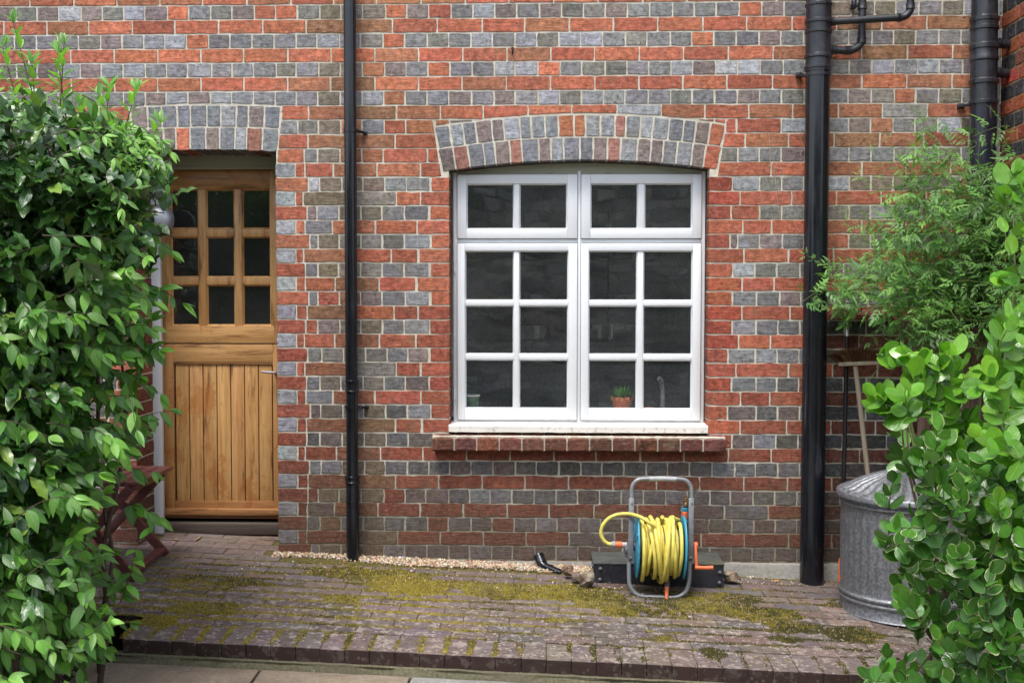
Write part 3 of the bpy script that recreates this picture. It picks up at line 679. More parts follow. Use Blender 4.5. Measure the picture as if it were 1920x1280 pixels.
m = MB(); c = P(503, 698, YD-.02); m.tube([P(516, 698, YD+.01), P(515, 698, YD-.045), P(508, 698.5, YD-.05), P(490, 696.5, YD-.045)], [.008, .007, .007, .006], 10); m.build('handle', M['lamp'], door)
m = MB(); m.box(DX0-.0, DX1+.0, .305, .345, DZ(316.5, .305), DA.zi(-1.8)+.01, 0, .003); m.box(DX0, DX1, .30, .345, DZ(317, .305), DZ(313, .305), 0, .002); m.build('head_board', M['cream'], door)
m = MB(); lx1 = DXx(293.5); m.box(DX0+.03, lx1, .30, .35, .05, DZ(318, .3), 0, .003); m.box(DX0+.045, lx1+.002, .27, .30, .05, DZ(318, .3), 0, .003)
m.build('lining_board', M['white'], door)
m = MB(); m.box(DX0-.02, DX1+.02, .30, .60, .085, DZ(980, .31), 0, .008); m.build('step', M['oldwood'], door, label='worn dark timber doorstep')

# ------------------------------------------------------------------ ground
m = MB(); m.add([(-150, -150, -.24), (150, -150, -.24), (150, 150, -.24), (-150, 150, -.24)], [(0, 1, 2, 3)]); m.build('ground', M['soil'], kind='structure')
YE = -1.42
random.seed(5)
pv = MB(); XP0 = P(228, 1195, YE)[0]; 
def FP(a, b, d): return (a, b, gz(a, b)-d)
def pav_col(x, y):
    base = lerp((.18, .132, .112), (.135, .116, .116), random.random()); 
    if y > -.12: base = lerp(base, (.21, .15, .125), .5)
    if y < -1.2: base = lerp(base, (.175, .138, .132), .5)
    return vary(base, .09, .02)
def paver(a0, a1, b0, b1):
    poly = [V(a0+.0014, b0+.0014), V(a1-.0014, b0+.0014), V(a1-.0014, b1-.0014), V(a0+.0014, b1-.0014)]
    c = pav_col((a0+a1)/2, (b0+b1)/2); n0 = pv.n
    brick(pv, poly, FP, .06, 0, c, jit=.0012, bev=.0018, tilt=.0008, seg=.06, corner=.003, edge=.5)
ys = [YE+.205]; 
while ys[-1] < .42: ys.append(ys[-1]+.1035)
for r in range(len(ys)-1):
    xx0 = -3.4 if ys[r] > -1.12 else XP0; x = xx0+(0 if r % 2 else -.105)+random.uniform(-.01, .01)
    if xx0 > -3: x = xx0-random.choice([0, .105])
    while x < 2.9:
        a = max(x, xx0) if xx0 > -3 else x; b = x+.2085+random.gauss(0, .001)
        mx_, my_ = (a+b)/2, (ys[r]+ys[r+1])/2
        inside = my_ < -.13 or DX0 < mx_ < DX1 or (mx_ < -1.2 and my_ < -.02 and mx_ < -1.5) or (my_ < -.03 and mx_ > .95)
        if b-a > .04 and inside and my_ < .3: paver(a, b, ys[r], ys[r+1])
        x = b
x = XP0
while x < 2.9:
    b = x+.1035+random.gauss(0, .0007); paver(x, b, YE, YE+.205); x = b
# bedding between the pavers, 6 mm below them, wall to wall
vs = []; 
gx = np.concatenate([np.linspace(-3.4, XP0, 10), np.linspace(XP0+.01, 2.9, 20)]); gy = [YE+.03, -1.09, -.5, -.0, .5]
for y in gy:
    for x in gx: vs.append((x, y, gz(x, y)-.0042))
def _f(nx, ny): return [(j*nx+i, j*nx+i+1, (j+1)*nx+i+1, (j+1)*nx+i) for j in range(ny-1) for i in range(nx-1)]
keep = [f for f in _f(30, 5) if not (vs[f[0]][1] < -1.1 and vs[f[0]][0] < XP0-.03)]
pv.add(vs, keep, 1)
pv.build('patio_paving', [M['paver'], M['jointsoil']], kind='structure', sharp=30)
# concrete haunching and slabs in front
m = MB(); xs = np.linspace(XP0-.02, 2.9, 90); vs = []
for x in xs:
    z = gz(x, YE)-.057; yf = YE-.030+random.gauss(0, .004)
    vs += [(x, YE+.03, z), (x, YE-.02, z-.002+random.gauss(0, .001)), (x, yf+.012, z-.012+random.gauss(0, .002)), (x, yf, z-.03), (x, yf, z-.2)]
m.add(vs, [(i*5+j, i*5+j+1, i*5+6+j, i*5+5+j) for i in range(89) for j in range(4)]); m.build('concrete_edge', M['haunch'], kind='structure')
def slabs(name, x0, x1, y0, y1, mat, zoff):
    m = MB(); nx, ny = max(3, int((x1-x0)/.06)), max(3, int((y1-y0)/.06)); vs = []
    for j in range(ny+1):
        for i in range(nx+1):
            x = x0+(x1-x0)*i/nx; y = y0+(y1-y0)*j/ny; ed = i in (0, nx) or j in (0, ny)
            vs.append((x+(random.gauss(0, .002) if i not in (0, nx) else random.gauss(0, .0025)), y, gz(x, YE)-zoff+.02*(y-YE)+random.gauss(0, .0008)-(.007 if ed else 0)))
    m.add(vs, _f(nx+1, ny+1)); b = len(vs)
    per = [j*(nx+1) for j in range(ny, -1, -1)]+list(range(1, nx+1))+[j*(nx+1)+nx for j in range(1, ny+1)]+[ny*(nx+1)+i for i in range(nx-1, 0, -1)]
    lowv = [(vs[i][0], vs[i][1], vs[i][2]-.05) for i in per]; n = len(per)
    m.add([vs[i] for i in per]+lowv, [(i, n+i, n+(i+1) % n, (i+1) % n) for i in range(n)])
    return m
ys0 = YE-.036; sp = [XP0-.12, P(482, 1250, -1.52)[0], P(482, 1250, -1.52)[0]+.62, P(482, 1250, -1.52)[0]+1.38, P(482, 1250, -1.52)[0]+2.2, 2.9]
big = MB()
for r in range(6):
    off = .3*(r % 2)
    for i in range(5):
        a, b = sp[i]+(off if i else 0), sp[i+1]+off
        t = slabs('s', a+.006, b-.006, ys0-.62*(r+1)+.006, ys0-.62*r-.006, None, .078); mi = 0 if (i == 0 and r == 0) or random.random() < .25 else 1
        for vv, cc, ll in zip(t.v, t.c, t.l): pass
        big.add(np.concatenate(t.v), t.f, mi)
big.build('path', [M['slab'], M['slabg']], kind='structure', sharp=50)
m = MB(); m.add([(-6, -7.9, -.19), (6, -7.9, -.19), (6, YE-.0, -.19), (-6, YE-.0, -.19)], [(0, 1, 2, 3)]); m.build('grit', M['grit'], kind='structure')
# planting soil on the left
m = MB(); nx, ny = 40, 60; vs = []
for j in range(ny+1):
    for i in range(nx+1):
        x = -4.2+(XP0-.14+4.2)*i/nx; y = -4.2+(4.2-1.12)*j/ny
        vs.append((x, y, gz(x, y)*.0-.0+.0-.045+.015*sin(x*9+y*5)+random.gauss(0, .008)-(.03 if i == nx else 0)))
m.add(vs, _f(nx+1, ny+1)); m.build('flower_bed', M['soil'], kind='structure')
# gravel strip against the wall
random.seed(9)
ico = None
def pebble_mesh():
    t = (1+sqrt(5))/2; v = np.array([(-1, t, 0), (1, t, 0), (-1, -t, 0), (1, -t, 0), (0, -1, t), (0, 1, t), (0, -1, -t), (0, 1, -t), (t, 0, -1), (t, 0, 1), (-t, 0, -1), (-t, 0, 1)])/sqrt(1+t*t)
    f = [(0, 11, 5), (0, 5, 1), (0, 1, 7), (0, 7, 10), (0, 10, 11), (1, 5, 9), (5, 11, 4), (11, 10, 2), (10, 7, 6), (7, 1, 8), (3, 9, 4), (3, 4, 2), (3, 2, 6), (3, 6, 8), (3, 8, 9), (4, 9, 5), (2, 4, 11), (6, 2, 10), (8, 6, 7), (9, 8, 1)]
    return v, f
PVt, PFt = pebble_mesh()
def rot3():
    q = rng.normal(size=4); q /= np.linalg.norm(q); a, b, c, d = q
    return np.array([[1-2*(c*c+d*d), 2*(b*c-a*d), 2*(b*d+a*c)], [2*(b*c+a*d), 1-2*(b*b+d*d), 2*(c*d-a*b)], [2*(b*d-a*c), 2*(c*d+a*b), 1-2*(b*b+c*c)]])
def pebbles(mb, n, fn, s0, s1, cols):
    for i in range(n):
        x, y, z = fn(); s = random.uniform(s0, s1)
        sc = np.array([s*random.uniform(.7, 1.3), s*random.uniform(.7, 1.3), s*random.uniform(.5, .9)]); v = PVt*(1+rng.normal(size=(12, 1))*.12)*sc@rot3()
        mb.add(v+np.array([x, y, z]), PFt, 0, vary(random.choice(cols), .18, .05), smooth=False)
gcol = [(.50, .36, .22), (.62, .52, .40), (.42, .27, .16), (.70, .66, .58), (.36, .30, .24), (.55, .40, .25), (.30, .18, .11)]
gr = MB()
def gpos():
    while 1:
        x = random.uniform(-1.47, .30); y = -random.random()**.9*.135-.0
        edge = .055+.02*sin(x*7)+.06*max(0, min(1, (x+1.3)/.5))
        if x > -.35: edge += .05*max(0, (x+.35)/.5)
        if -y < edge+random.gauss(0, .018): return x, y-.005, gz(x, y)+random.uniform(-.002, .006)
pebbles(gr, 5200, gpos, .0035, .0085, gcol)
def gpos2():
    x = random.uniform(.85, 1.9); y = -random.random()**1.5*.14-.04; return x, y, gz(x, y)+.002
pebbles(gr, 260, gpos2, .003, .006, gcol)
def gpos3():
    x = random.uniform(-1.6, .6); y = random.uniform(-.5, -.1); return x, y, gz(x, y)+.003
pebbles(gr, 420, gpos3, .0025, .0055, gcol)
def gpos4():
    x = random.uniform(-3.2, XP0-.1); y = random.uniform(-2.3, -1.3); return x, y, -.065
pebbles(gr, 260, gpos4, .006, .02, [(.6, .58, .55), (.5, .42, .36), (.3, .25, .2), (.45, .4, .36)])
gr.build('gravel', M['pebble'], kind='stuff')
# moss cushions on the paving
random.seed(3)
def proj(p):
    d = np.array(p)-CAMP; z = d@_F; return 960+FPX*(d@_R)/z, 640-FPX*(d@_U)/z
BL = [(700, 1078, 120, 14, 1.), (860, 1095, 60, 10, .8), (760, 1100, 110, 14, .9), (950, 1108, 90, 14, 1.1), (1060, 1110, 60, 16, 1.1), (620, 1120, 130, 18, .5), (430, 1090, 160, 14, .6), (380, 1140, 110, 16, .75), (290, 1165, 50, 12, .8), (560, 1150, 140, 14, .4),
      (1120, 1120, 60, 20, 1.), (1160, 1140, 70, 16, .9), (1330, 1132, 110, 20, 1.1), (1420, 1150, 90, 14, 1.), (1240, 1150, 80, 10, .7), (1560, 1130, 60, 10, .6), (1490, 1175, 60, 14, .8), (1600, 1190, 60, 14, .9), (1300, 1165, 50, 8, .4), (1250, 1195, 40, 12, .5), (1340, 1225, 25, 12, .8), (1480, 1200, 40, 12, .5), (1040, 1160, 60, 12, .4)]
blobs = []
for (u, v, su, sv, a) in BL:
    c = G(u, v); c2 = G(u+su, v); c3 = G(u, v-sv); c4 = G(u, v+sv); blobs.append((c[0], c[1], abs(c2[0]-c[0]), abs(c3[1]-c4[1])/2, a))
blobs = np.array(blobs)
def vnoise(x, y, s, seed):
    r = np.random.default_rng(seed); n = 64; t = r.random((n, n)); X_, Y_ = np.asarray(x)*s+13, np.asarray(y)*s+17
    i, j = np.floor(X_).astype(int), np.floor(Y_).astype(int); fx, fy = X_-i, Y_-j; fx = fx*fx*(3-2*fx); fy = fy*fy*(3-2*fy); i %= n; j %= n; i1 = (i+1) % n; j1 = (j+1) % n
    return (t[i, j]*(1-fx)+t[i1, j]*fx)*(1-fy)+(t[i, j1]*(1-fx)+t[i1, j1]*fx)*fy
N = 480000
mx_ = rng.uniform(-2.1, 2.2, N); my_ = rng.uniform(YE+.01, .0, N)
den = np.zeros(N)
for b in blobs: den = np.maximum(den, b[4]*np.exp(-((mx_-b[0])/b[2])**2*.8-((my_-b[1])/b[3])**2*.8))
row = np.array(ys); ri = np.clip(np.searchsorted(row, my_), 1, len(row)-1)
dj_ = np.minimum(np.abs(my_-row[ri-1]), np.abs(my_-row[ri])); dj_ = np.where(my_ < YE+.2, .05, dj_)
xm_ = np.where(my_ < YE+.205, np.abs(((mx_-XP0)/.1035+.5) % 1-.5)*.1035, .05)
joint = np.exp(-(np.minimum(dj_, xm_)/(.006+.016*vnoise(mx_, my_, 14, 22)))**2)
pn = .5*vnoise(mx_, my_, 9, 1)+.3*vnoise(mx_, my_, 30, 2)+.2*vnoise(mx_, my_, 90, 3)
jn = .6*vnoise(mx_, my_, 5, 4)+.4*vnoise(mx_, my_, 24, 6)
nearw = np.clip((-my_-.1)/.2, 0, 1)
score = np.where(den*1.45+joint*.34*(den > .1) > pn*1.3+.05, 1., 0)+np.where((joint*nearw > .35) & (jn+.35*den > .47-.17*(mx_ < -.1)+.06*(mx_ > .9)), 1., 0)
sel = np.where((score > 0) & (rng.random(N) < .5))[0]
sel = sel[:95000]
k = len(sel); hgt = rng.uniform(.003, .0085, k)*np.where(den[sel] > .45, 1.15, .8); rad = rng.uniform(.0024, .0052, k)
bx, by = mx_[sel], my_[sel]; bz = .002-.0385*bx+.043*by-.0008
ang = rng.uniform(0, 6.28, k); vv = np.zeros((k, 5, 3))
for q in range(4):
    r_ = rad*rng.uniform(.6, 1.4, k); vv[:, q, 0] = bx+r_*np.cos(ang+q*pi/2); vv[:, q, 1] = by+r_*np.sin(ang+q*pi/2); vv[:, q, 2] = bz-.0008+rng.uniform(0, .002, k)
vv[:, 4, 0] = bx+rng.normal(0, .0015, k); vv[:, 4, 1] = by+rng.normal(0, .0015, k); vv[:, 4, 2] = bz+hgt
cn = vnoise(bx, by, 4, 8)*.6+vnoise(bx, by, 40, 12)*.4+rng.normal(0, .1, k)-.18*np.clip(bx-.2, -1, 1.2)
ca = np.array([.05, .052, .012]); cb = np.array([.30, .245, .035]); cc = ca+(cb-ca)*np.clip((cn-.30)*2.1, 0, 1)[:, None]; cc *= rng.uniform(.65, 1.3, k)[:, None]
cc[rng.random(k) < .10] = (.13, .075, .03); cc[rng.random(k) < .02] = (.45, .36, .22)
ms = MB(); ff = []
for i in range(k):
    b = 5*i; ff += [(b, b+1, b+4), (b+1, b+2, b+4), (b+2, b+3, b+4), (b+3, b, b+4)]
ms.v.append(vv.reshape(-1, 3)); ms.n = 5*k; ms.f = ff; ms.m = [0]*len(ff); ms.sm = [False]*len(ff)
ms.c.append(np.repeat(np.concatenate([cc, np.ones((k, 1))], 1), 5, axis=0)); ms.l.append(np.zeros((5*k, 3)))
ms.build('moss', M['tuft'], kind='stuff', sharp=0)
# dry litter: seed husks, petals, twigs
lt = MB()
for i in range(620):
    x, y = random.uniform(-2, 2.2), random.uniform(YE-.3, -.02)**1
    z = gz(x, y)+.004 if y > YE else gz(x, YE)-.074
    if YE-.05 < y < YE+.01: continue
    L_ = random.choice([.003, .004, .005, .008, .014]); a = random.uniform(0, 3.14); wd = .0018 if L_ > .006 else .003; d = V(cos(a), sin(a), random.uniform(-.1, .2))*L_; s_ = V(-sin(a), cos(a), .1)*wd
    c = V(x, y, z+.004); lt.add([c-d, c+s_+V(0, 0, .001), c+d, c-s_+V(0, 0, .002)], [(0, 1, 2, 3)], 0, vary(random.choice([(.5, .42, .3), (.62, .58, .5), (.30, .17, .08), (.42, .28, .12)]), .2))
for (u, v) in [(1205, 1100), (1300, 1150), (1130, 1168), (600, 1130), (1440, 1160), (330, 1125), (1370, 1120), (1065, 1010), (1650, 1200)]:
    c = G(u, v, .008); a = random.uniform(-.5, .5); L_ = random.uniform(.02, .05); d = V(cos(a), sin(a), 0); lt.tube(spline([c-d*L_, c+V(0, .004, .004), c+d*L_]), .0012, 5, 0, True, (.45, .33, .18, 1))
for (u, v) in [(680, 1046), (372, 1008), (330, 1010), (645, 1050), (1455, 1088), (560, 1005)]:
    c = G(u, v, .01); a = random.uniform(0, 3); d = V(cos(a), sin(a), .2)*.018; s_ = V(-sin(a), cos(a), .3)*.009
    lt.add([c-d, c+s_, c+d, c-s_+V(0, 0, .004)], [(0, 1, 2), (0, 2, 3)], 0, vary((.42, .22, .08), .2))
lt.build('leaf_litter', M['litter'], kind='stuff')

# ------------------------------------------------------------------ drainpipes
def ringp(r, z0, z1, d=.003): return [(r, z0), (r+d, z0+.002), (r+d, z1-.002), (r, z1)]
def pipe_pts(ulist, Y): return [P(u, v, Y) for u, v in ulist]
# left downpipe
Y = -.062; b = P(662, 1051, Y); root = empty('drainpipe', b, 'slim black downpipe between the wooden door and the window', 'drainpipe')
t_ = P(657, 0, Y); X0 = b[0]; zz = lambda v: P(661, v, Y)[2]
m = MB(); m.lathe((X0-.003, Y, 0), (0.00, 0, 1), [(.0325, zz(712)), (.0325, 3.6)], 28); m.lathe((X0-.001, Y, 0), (0, 0, 1), [(.0315, zz(894)), (.0315, zz(712))], 28); m.lathe((X0, Y, 0), (0, 0, 1), [(.030, b[2]-.02), (.0345, b[2]-.02), (.0345, zz(893))], 28); m.build('pipe', M['pipe'], root)
for (va, vb, r) in ((713, 734, .0345), (892, 905, .0375)):
    m = MB(); z0, z1 = zz(vb), zz(va); m.lathe((X0-.001, Y, 0), (0, 0, 1), [(r-.003, z0-.004), (r+.002, z0-.002), (r+.003, z0+.006), (r, z0+.009), (r, z1-.009), (r+.005, z1-.006), (r+.005, z1), (r-.001, z1+.003)], 28); m.build('socket', M['pipe'], root)
m = MB(); m.lathe((X0, Y, 0), (0, 0, 1), [(.0345, zz(938)-.003), (.037, zz(938)-.002), (.037, zz(938)+.002), (.0345, zz(938)+.003)], 28); m.lathe(P(662, 948, Y-.035), (0, -1, 0), [(0, .002), (.01, .002), (.012, -.004)], 16); m.build('lug', M['pipe'], root)
for v in (245, 763):
    m = MB(); z = zz(v); m.lathe((X0-.002, Y, 0), (0, 0, 1), [(.031, z-.009), (.037, z-.008), (.037, z+.008), (.031, z+.009)], 28)
    m.bar((X0+.025, Y-.004, z), (X0+.062, -.012, z-.006), .016, .014, bev=.003); m.bar((X0+.055, -.010, z-.006), (X0+.078, -.010, z-.006), .014, .018, bev=.003)
    m.bar((X0-.03, Y+.01, z), (X0-.045, -.004, z), .012, .014, bev=.002); m.lathe((X0+.068, -.016, z-.006), (0, -1, 0), [(.005, 0), (.004, .003), (0, .003)], 10); m.build('bracket', M['pipe'], root)
# big soil pipe
Y = -.105; b = P(1522, 1092, Y); root = empty('soil_pipe', b, 'thick black soil pipe right of the window with two waste branches at its top', 'drainpipe')
xb = b[0]; xt = P(1533, 150, Y)[0]; R_ = .0615
def bx_(v): return P(1522+(1092-v)/942*11.5, v, Y)
def lath(mb, v0, v1, prof, seg=36):
    p0, p1 = bx_(v0), bx_(v1); ax = p1-p0; L_ = np.linalg.norm(ax); mb.lathe(p0, ax, [(r, h*L_) for r, h in prof], seg)
m = MB(); lath(m, 1093, 120, [(R_, 0), (R_, 1)]); m.build('pipe', M['pipe'], root)
m = MB(); lath(m, 134, -60, [(R_, 0), (R_+.004, .0), (R_+.004, .02), (R_+.008, .025), (R_+.008, .045), (R_+.003, .05), (R_+.002, .12), (R_+.009, .13), (R_+.009, .155), (R_+.002, .165), (R_+.002, .36), (R_+.008, .37), (R_+.008, .395), (R_+.003, .40), (R_+.003, .46), (R_+.009, .465), (R_+.009, .49), (R_+.003, .5), (R_+.003, .62), (R_+.008, .63), (R_+.008, .65), (R_+.002, .66), (R_+.002, 1)])
m.build('coupling', M['pipedirty'], root)
m = MB(); c = P(1511, 141, Y); m.lathe(bx_(141)-V(0, 0, .008), (0, 0, 1), [(R_, 0), (R_+.006, .001), (R_+.006, .015), (R_, .016)], 36); m.bar(c+V(0, .02, 0), P(1495, 141, -.02), .018, .014); m.bar(P(1503, 141, -.012), P(1492, 141, -.012), .018, .026); m.build('bracket', M['pipedirty'], root)
def waste(pts, r, root, name='waste_branch', mat='pipedirty', socks=()):
    m = MB(); m.tube(pts, r, 16)
    for (a, b_) in socks: 
        a = np.array(a); b_ = np.array(b_); m.lathe(a, b_-a, [(r, 0), (r+.005, .002), (r+.005, .006), (r+.0035, .008), (r+.0035, np.linalg.norm(b_-a)-.002), (r, np.linalg.norm(b_-a))], 18)
    return m.build(name, M[mat], root)
A = [P(1550, 41.5, -.115), P(1600, 38.5, -.115), P(1684, 33.5, -.115)]; el = spline([A[2], P(1697, 31, -.115), P(1706, 21, -.115), P(1707, 8, -.115), P(1707, -30, -.115)], 5)
waste(A[:2]+el, .0185, root, socks=((P(1553, 41.3, -.115), P(1567, 40.5, -.115)), (P(1682, 33.6, -.115), P(1691, 33, -.115)), (P(1707, 18, -.115), P(1707, 6, -.115))))
e2 = spline([P(1550, 94, -.06), P(1585, 95, -.06), P(1598, 94, -.06), P(1611, 86, -.06), P(1615.5, 73, -.06), P(1616, 50, -.06), P(1617, 10, -.06), P(1617, -40, -.06)], 6)
waste(e2, .0195, root, socks=((P(1556, 93, -.06), P(1571, 94, -.06)), (P(1584, 95, -.06), P(1597, 94.5, -.06)), (P(1615, 82, -.06), P(1616, 70, -.06)), (P(1617, 18, -.06), P(1617, 6, -.06))))
m = MB(); c = P(1601, 10, -.05); m.lathe(c, (0, 0, 1), [(.008, -.02), (.014, -.01), (.014, .02), (.008, .03)], 12); m.bar(c, P(1617, 10, -.05), .02, .02); m.bar(c, c+V(0, .05, 0), .015, .02); m.build('clip', M['pipedirty'], root)
# right soil pipe in the corner
Y = -.105; b = P(1834, 1010, Y); root = empty('soil_pipe', b, 'scuffed black soil pipe in the corner beside the return wall', 'drainpipe')
cx_ = lambda v: P(1845-(v-100)/900*11, v, Y); R2 = .0635
def lath2(mb, v0, v1, prof):
    p0, p1 = cx_(v0), cx_(v1); ax = p1-p0; L_ = np.linalg.norm(ax); mb.lathe(p0, ax, [(r, h*L_) for r, h in prof], 36)
tn = NT('scuffed_black_pipe'); sc = tn.noise(1, 4, .7, tn.vec((60, 60, 6))); tn.fin(tn.mix(tn.rng(sc, .58, .72, 0, .55), (.014, .015, .026), (.28, .27, .27)), .3, tn.bump(sc, .001, .3)); M['scuff'] = tn.m
m = MB(); lath2(m, 1060, 150, [(R2, 0), (R2, 1)]); m.build('pipe', M['scuff'], root)
m = MB(); lath2(m, 196, -70, [(R2, 0), (R2+.006, 0), (R2+.006, .025), (R2+.002, .03), (R2+.002, .14), (R2+.008, .145), (R2+.008, .17), (R2+.002, .18), (R2+.002, .30), (R2+.008, .31), (R2+.008, .33), (R2+.004, .34), (R2+.004, .385), (R2+.009, .39), (R2+.009, .42), (R2+.002, .43), (R2+.002, .52), (R2+.008, .525), (R2+.008, .545), (R2+.004, .55), (R2+.004, .58), (R2+.009, .585), (R2+.009, .61), (R2+.001, .62), (R2-.004, 1)]); m.build('coupling', M['pipedirty'], root)
m = MB(); m.lathe(cx_(193)-V(0, 0, .008), (0, 0, 1), [(R2, 0), (R2+.007, .001), (R2+.007, .015), (R2, .016)], 36); m.bar(P(1824, 196, Y+.02), P(1800, 199, -.02), .018, .014); m.bar(P(1808, 199, -.012), P(1795, 199, -.012), .02, .026); m.build('bracket', M['pipedirty'], root)
for v in (81, 136):
    c = P(1868, v, Y); waste([c, c+V(.05, 0, -.004), V(XC+.02, c[1], c[2]-.006)], .021, root, socks=((c+V(.01, 0, 0), c+V(.035, 0, -.002)), (V(XC-.04, c[1], c[2]-.005), V(XC-.012, c[1], c[2]-.005))))
# thin cable in the corner
m = MB(); m.tube([P(1873, -20, -.012), P(1872, 200, -.012), P(1869, 420, -.012), P(1866, 600, -.012)], .006, 8); tag(m.build('cable', M['lgrey'], org=P(1866, 600, -.012)), 'thin pale cable running down the corner behind the scuffed soil pipe', 'cable')
# nail hook and dark cable
m = MB(); c = P(961, 96, 0); m.tube(spline([c+V(0, .01, .012), c+V(0, -.02, .010), c+V(.001, -.026, -.006), c+V(0, -.018, -.02), c+V(0, -.008, -.014)]), .0035, 8); m.lathe(c+V(0, -.004, .012), (0, -1, 0), [(.008, 0), (.007, .004), (0, .004)], 12)
tag(m.build('wall_hook', M['blackmetal'], org=c), 'small rusty hook in the brickwork high above the window', 'hook')
random.seed(31)
m = MB()
for (a, b_, r) in [((1440, 250), (1462, 410), .0012), ((1455, 300), (1500, 400), .001), ((1480, 230), (1500, 260), .001), ((1462, 330), (1484, 345), .0009), ((1500, 240), (1507, 300), .001), ((1437, 310), (1470, 320), .0009), ((1476, 345), (1508, 395), .001), ((1450, 270), (1453, 345), .0009), ((1484, 402), (1498, 442), .0009), ((1465, 40), (1470, 110), .0007), ((1470, 70), (1462, 120), .0007)]:
    a = np.array(a, float); b_ = np.array(b_, float); n_ = 6; pts = [P(*(a+(b_-a)*i/n_+np.array([random.gauss(0, 2.2), 0])), -.0065) for i in range(n_+1)]; m.tube(spline(pts, 3), r, 5)
tag(m.build('dry_vine', M['dryvine'], org=P(1462, 410, 0)), 'thin dry climber tendrils clinging to the bricks beside the thick soil pipe', 'vine')
# tile ledge right of the soil pipe
root = None; m = MB(); x0, x1 = P(1552, 590)[0], P(1668, 590)[0]; zt, zb2 = P(1600, 578)[2], P(1600, 601)[2]; n = 16
for i in range(n):
    a = x0+(x1-x0)*i/n; b_ = a+(x1-x0)/n*1.25; dz = random.gauss(0, .001)
    m.add([(a+.012, .0, zt-.006), (b_+.012, .0, zt-.001), (b_-.012, -.075, zt-.030+dz), (a-.012, -.075, zt-.036+dz), (a+.012, .0, zt-.030), (b_+.012, .0, zt-.028), (b_-.012, -.072, zt-.050), (a-.012, -.072, zt-.052)],
          [(0, 3, 2, 1), (4, 5, 6, 7), (3, 7, 6, 2), (0, 4, 7, 3), (1, 2, 6, 5)], 0, vary((.17, .055, .04), .2), smooth=False)
m.build('tile_ledge', M['brick'], house, label='short ledge of dark red tiles above the broom')

# ------------------------------------------------------------------ wall lamp by the door
YL = .17; c = P(297, 412, YL); root = empty('wall_lamp', c, 'round grey metal wall lamp beside the wooden door, half hidden by leaves', 'lamp')
ax = V(.12, -1, .05); ax /= np.linalg.norm(ax); r = .079
m = MB(); m.lathe(c, ax, [(r, -.03), (r+.003, -.022), (r+.003, -.012), (r, -.008), (r*.985, 0), (r*.93, .012), (r*.8, .024), (r*.55, .034), (r*.25, .038), (.0005, .039)], 40); m.build('shade', M['lamp'], root)
m = MB(); m.lathe(c, ax, [(.0005, -.032), (r*.9, -.032), (r, -.03)], 40); m.build('back_plate', M['greypl'], root)
m = MB(); m.bar(c+V(-.02, .04, -.01), V(DX0+.0, c[1]+.05, c[2]-.01), .03, .03); m.build('bracket', M['blackmetal'], root); m = MB(); m.lathe(c+V(.058, -.0, -.062), (.3, -.6, -1), [(.012, 0), (.014, .004), (.012, .016), (.006, .02), (.0005, .02)], 14); m.build('knob', M['blackmetal'], root)

# ------------------------------------------------------------------ folding stool by the door
f1 = G(312, 1042); root = empty('folding_stool', f1, 'dark red slatted wooden folding stool left of the door', 'stool')
yb, yf = f1[1]+.0, f1[1]-.46; xr = f1[0]; xl = xr-.40; zs = P(316, 878, yb)[2]
for k_, y in enumerate((yb, yf)):
    zg1, zg2 = gz(xr, y), gz(xl, y)
    m = MB(); m.bar((xr, y, zg1+.005), (xl+.02, y, zs-.02), .022, .045, (1, 0, .3)); m.build('leg', M['redwood'], root)
    m = MB(); m.bar((xl, y-.024, zg2+.005), (xr-.01, y-.024, zs-.02), .022, .045, (1, 0, -.3)); m.build('leg', M['redwood'], root)
for i in range(6):
    m = MB(); x = xr-.005-i*.074; m.box(x-.034, x+.034, yf-.03, yb+.04, zs-.012, zs+.008, 0, .004); m.box(x-.03, x-.026, yf-.031, yb+.03, zs+.0075, zs+.0095, 0, .0); m.build('slat', M['redwood'], root)
m = MB(); m.bar((xr-.02, yf-.02, zs-.03), (xr-.02, yb+.03, zs-.03), .03, .03); m.build('seat_rail', M['redwood'], root); m = MB(); m.bar((xl+.02, yf-.02, zs-.03), (xl+.02, yb+.03, zs-.03), .03, .03); m.build('seat_rail', M['redwood'], root)
for x in (xr-.025, xl+.02):
    m = MB(); m.bar((x, yf-.02, gz(x, yf)+.035), (x, yb, gz(x, yb)+.035), .05, .022, (0, 0, 1)); m.build('stretcher', M['redwood'], root)

# ------------------------------------------------------------------ hose reel
Yt, Yb = -.40, -.52; base = G(1236, 1119); Yb = base[1]; Yt = Yb+.10
root = empty('hose_reel', base, 'grey tube hose reel cart with blue drum wound with yellow hose', 'hose reel')
def HY(v): return Yt+(Yb-Yt)*(v-897)/(1119-897)
def H(u, v, dy=0): return P(u, v, HY(v)+dy)
m = MB(); q = [H(1184.5, 934), H(1184.5, 918), H(1187, 908), H(1194, 900.5), H(1206, 897.5), H(1240, 897), H(1275, 898), H(1287, 901), H(1294, 909), H(1296.5, 919), H(1297, 936)]; m.tube(spline(q, 5), .0105, 14); m.build('upper_tube', M['grey'], root)
m = MB(); m.tube([H(1217, 897.3), H(1240, 897), H(1268, 897.8)], .0125, 14); m.build('handle_grip', M['lgrey'], root)
m = MB(); q = [H(1179.5, 1045), H(1179.5, 1085), H(1182, 1099), H(1189, 1110), H(1200, 1116.5), H(1212, 1118), H(1240, 1119), H(1264, 1119.5), H(1277, 1115.5), H(1287, 1107), H(1291.5, 1093), H(1292.5, 1080), H(1293.5, 1046)]; m.tube(spline(q, 5), .0105, 14); m.build('lower_tube', M['grey'], root)
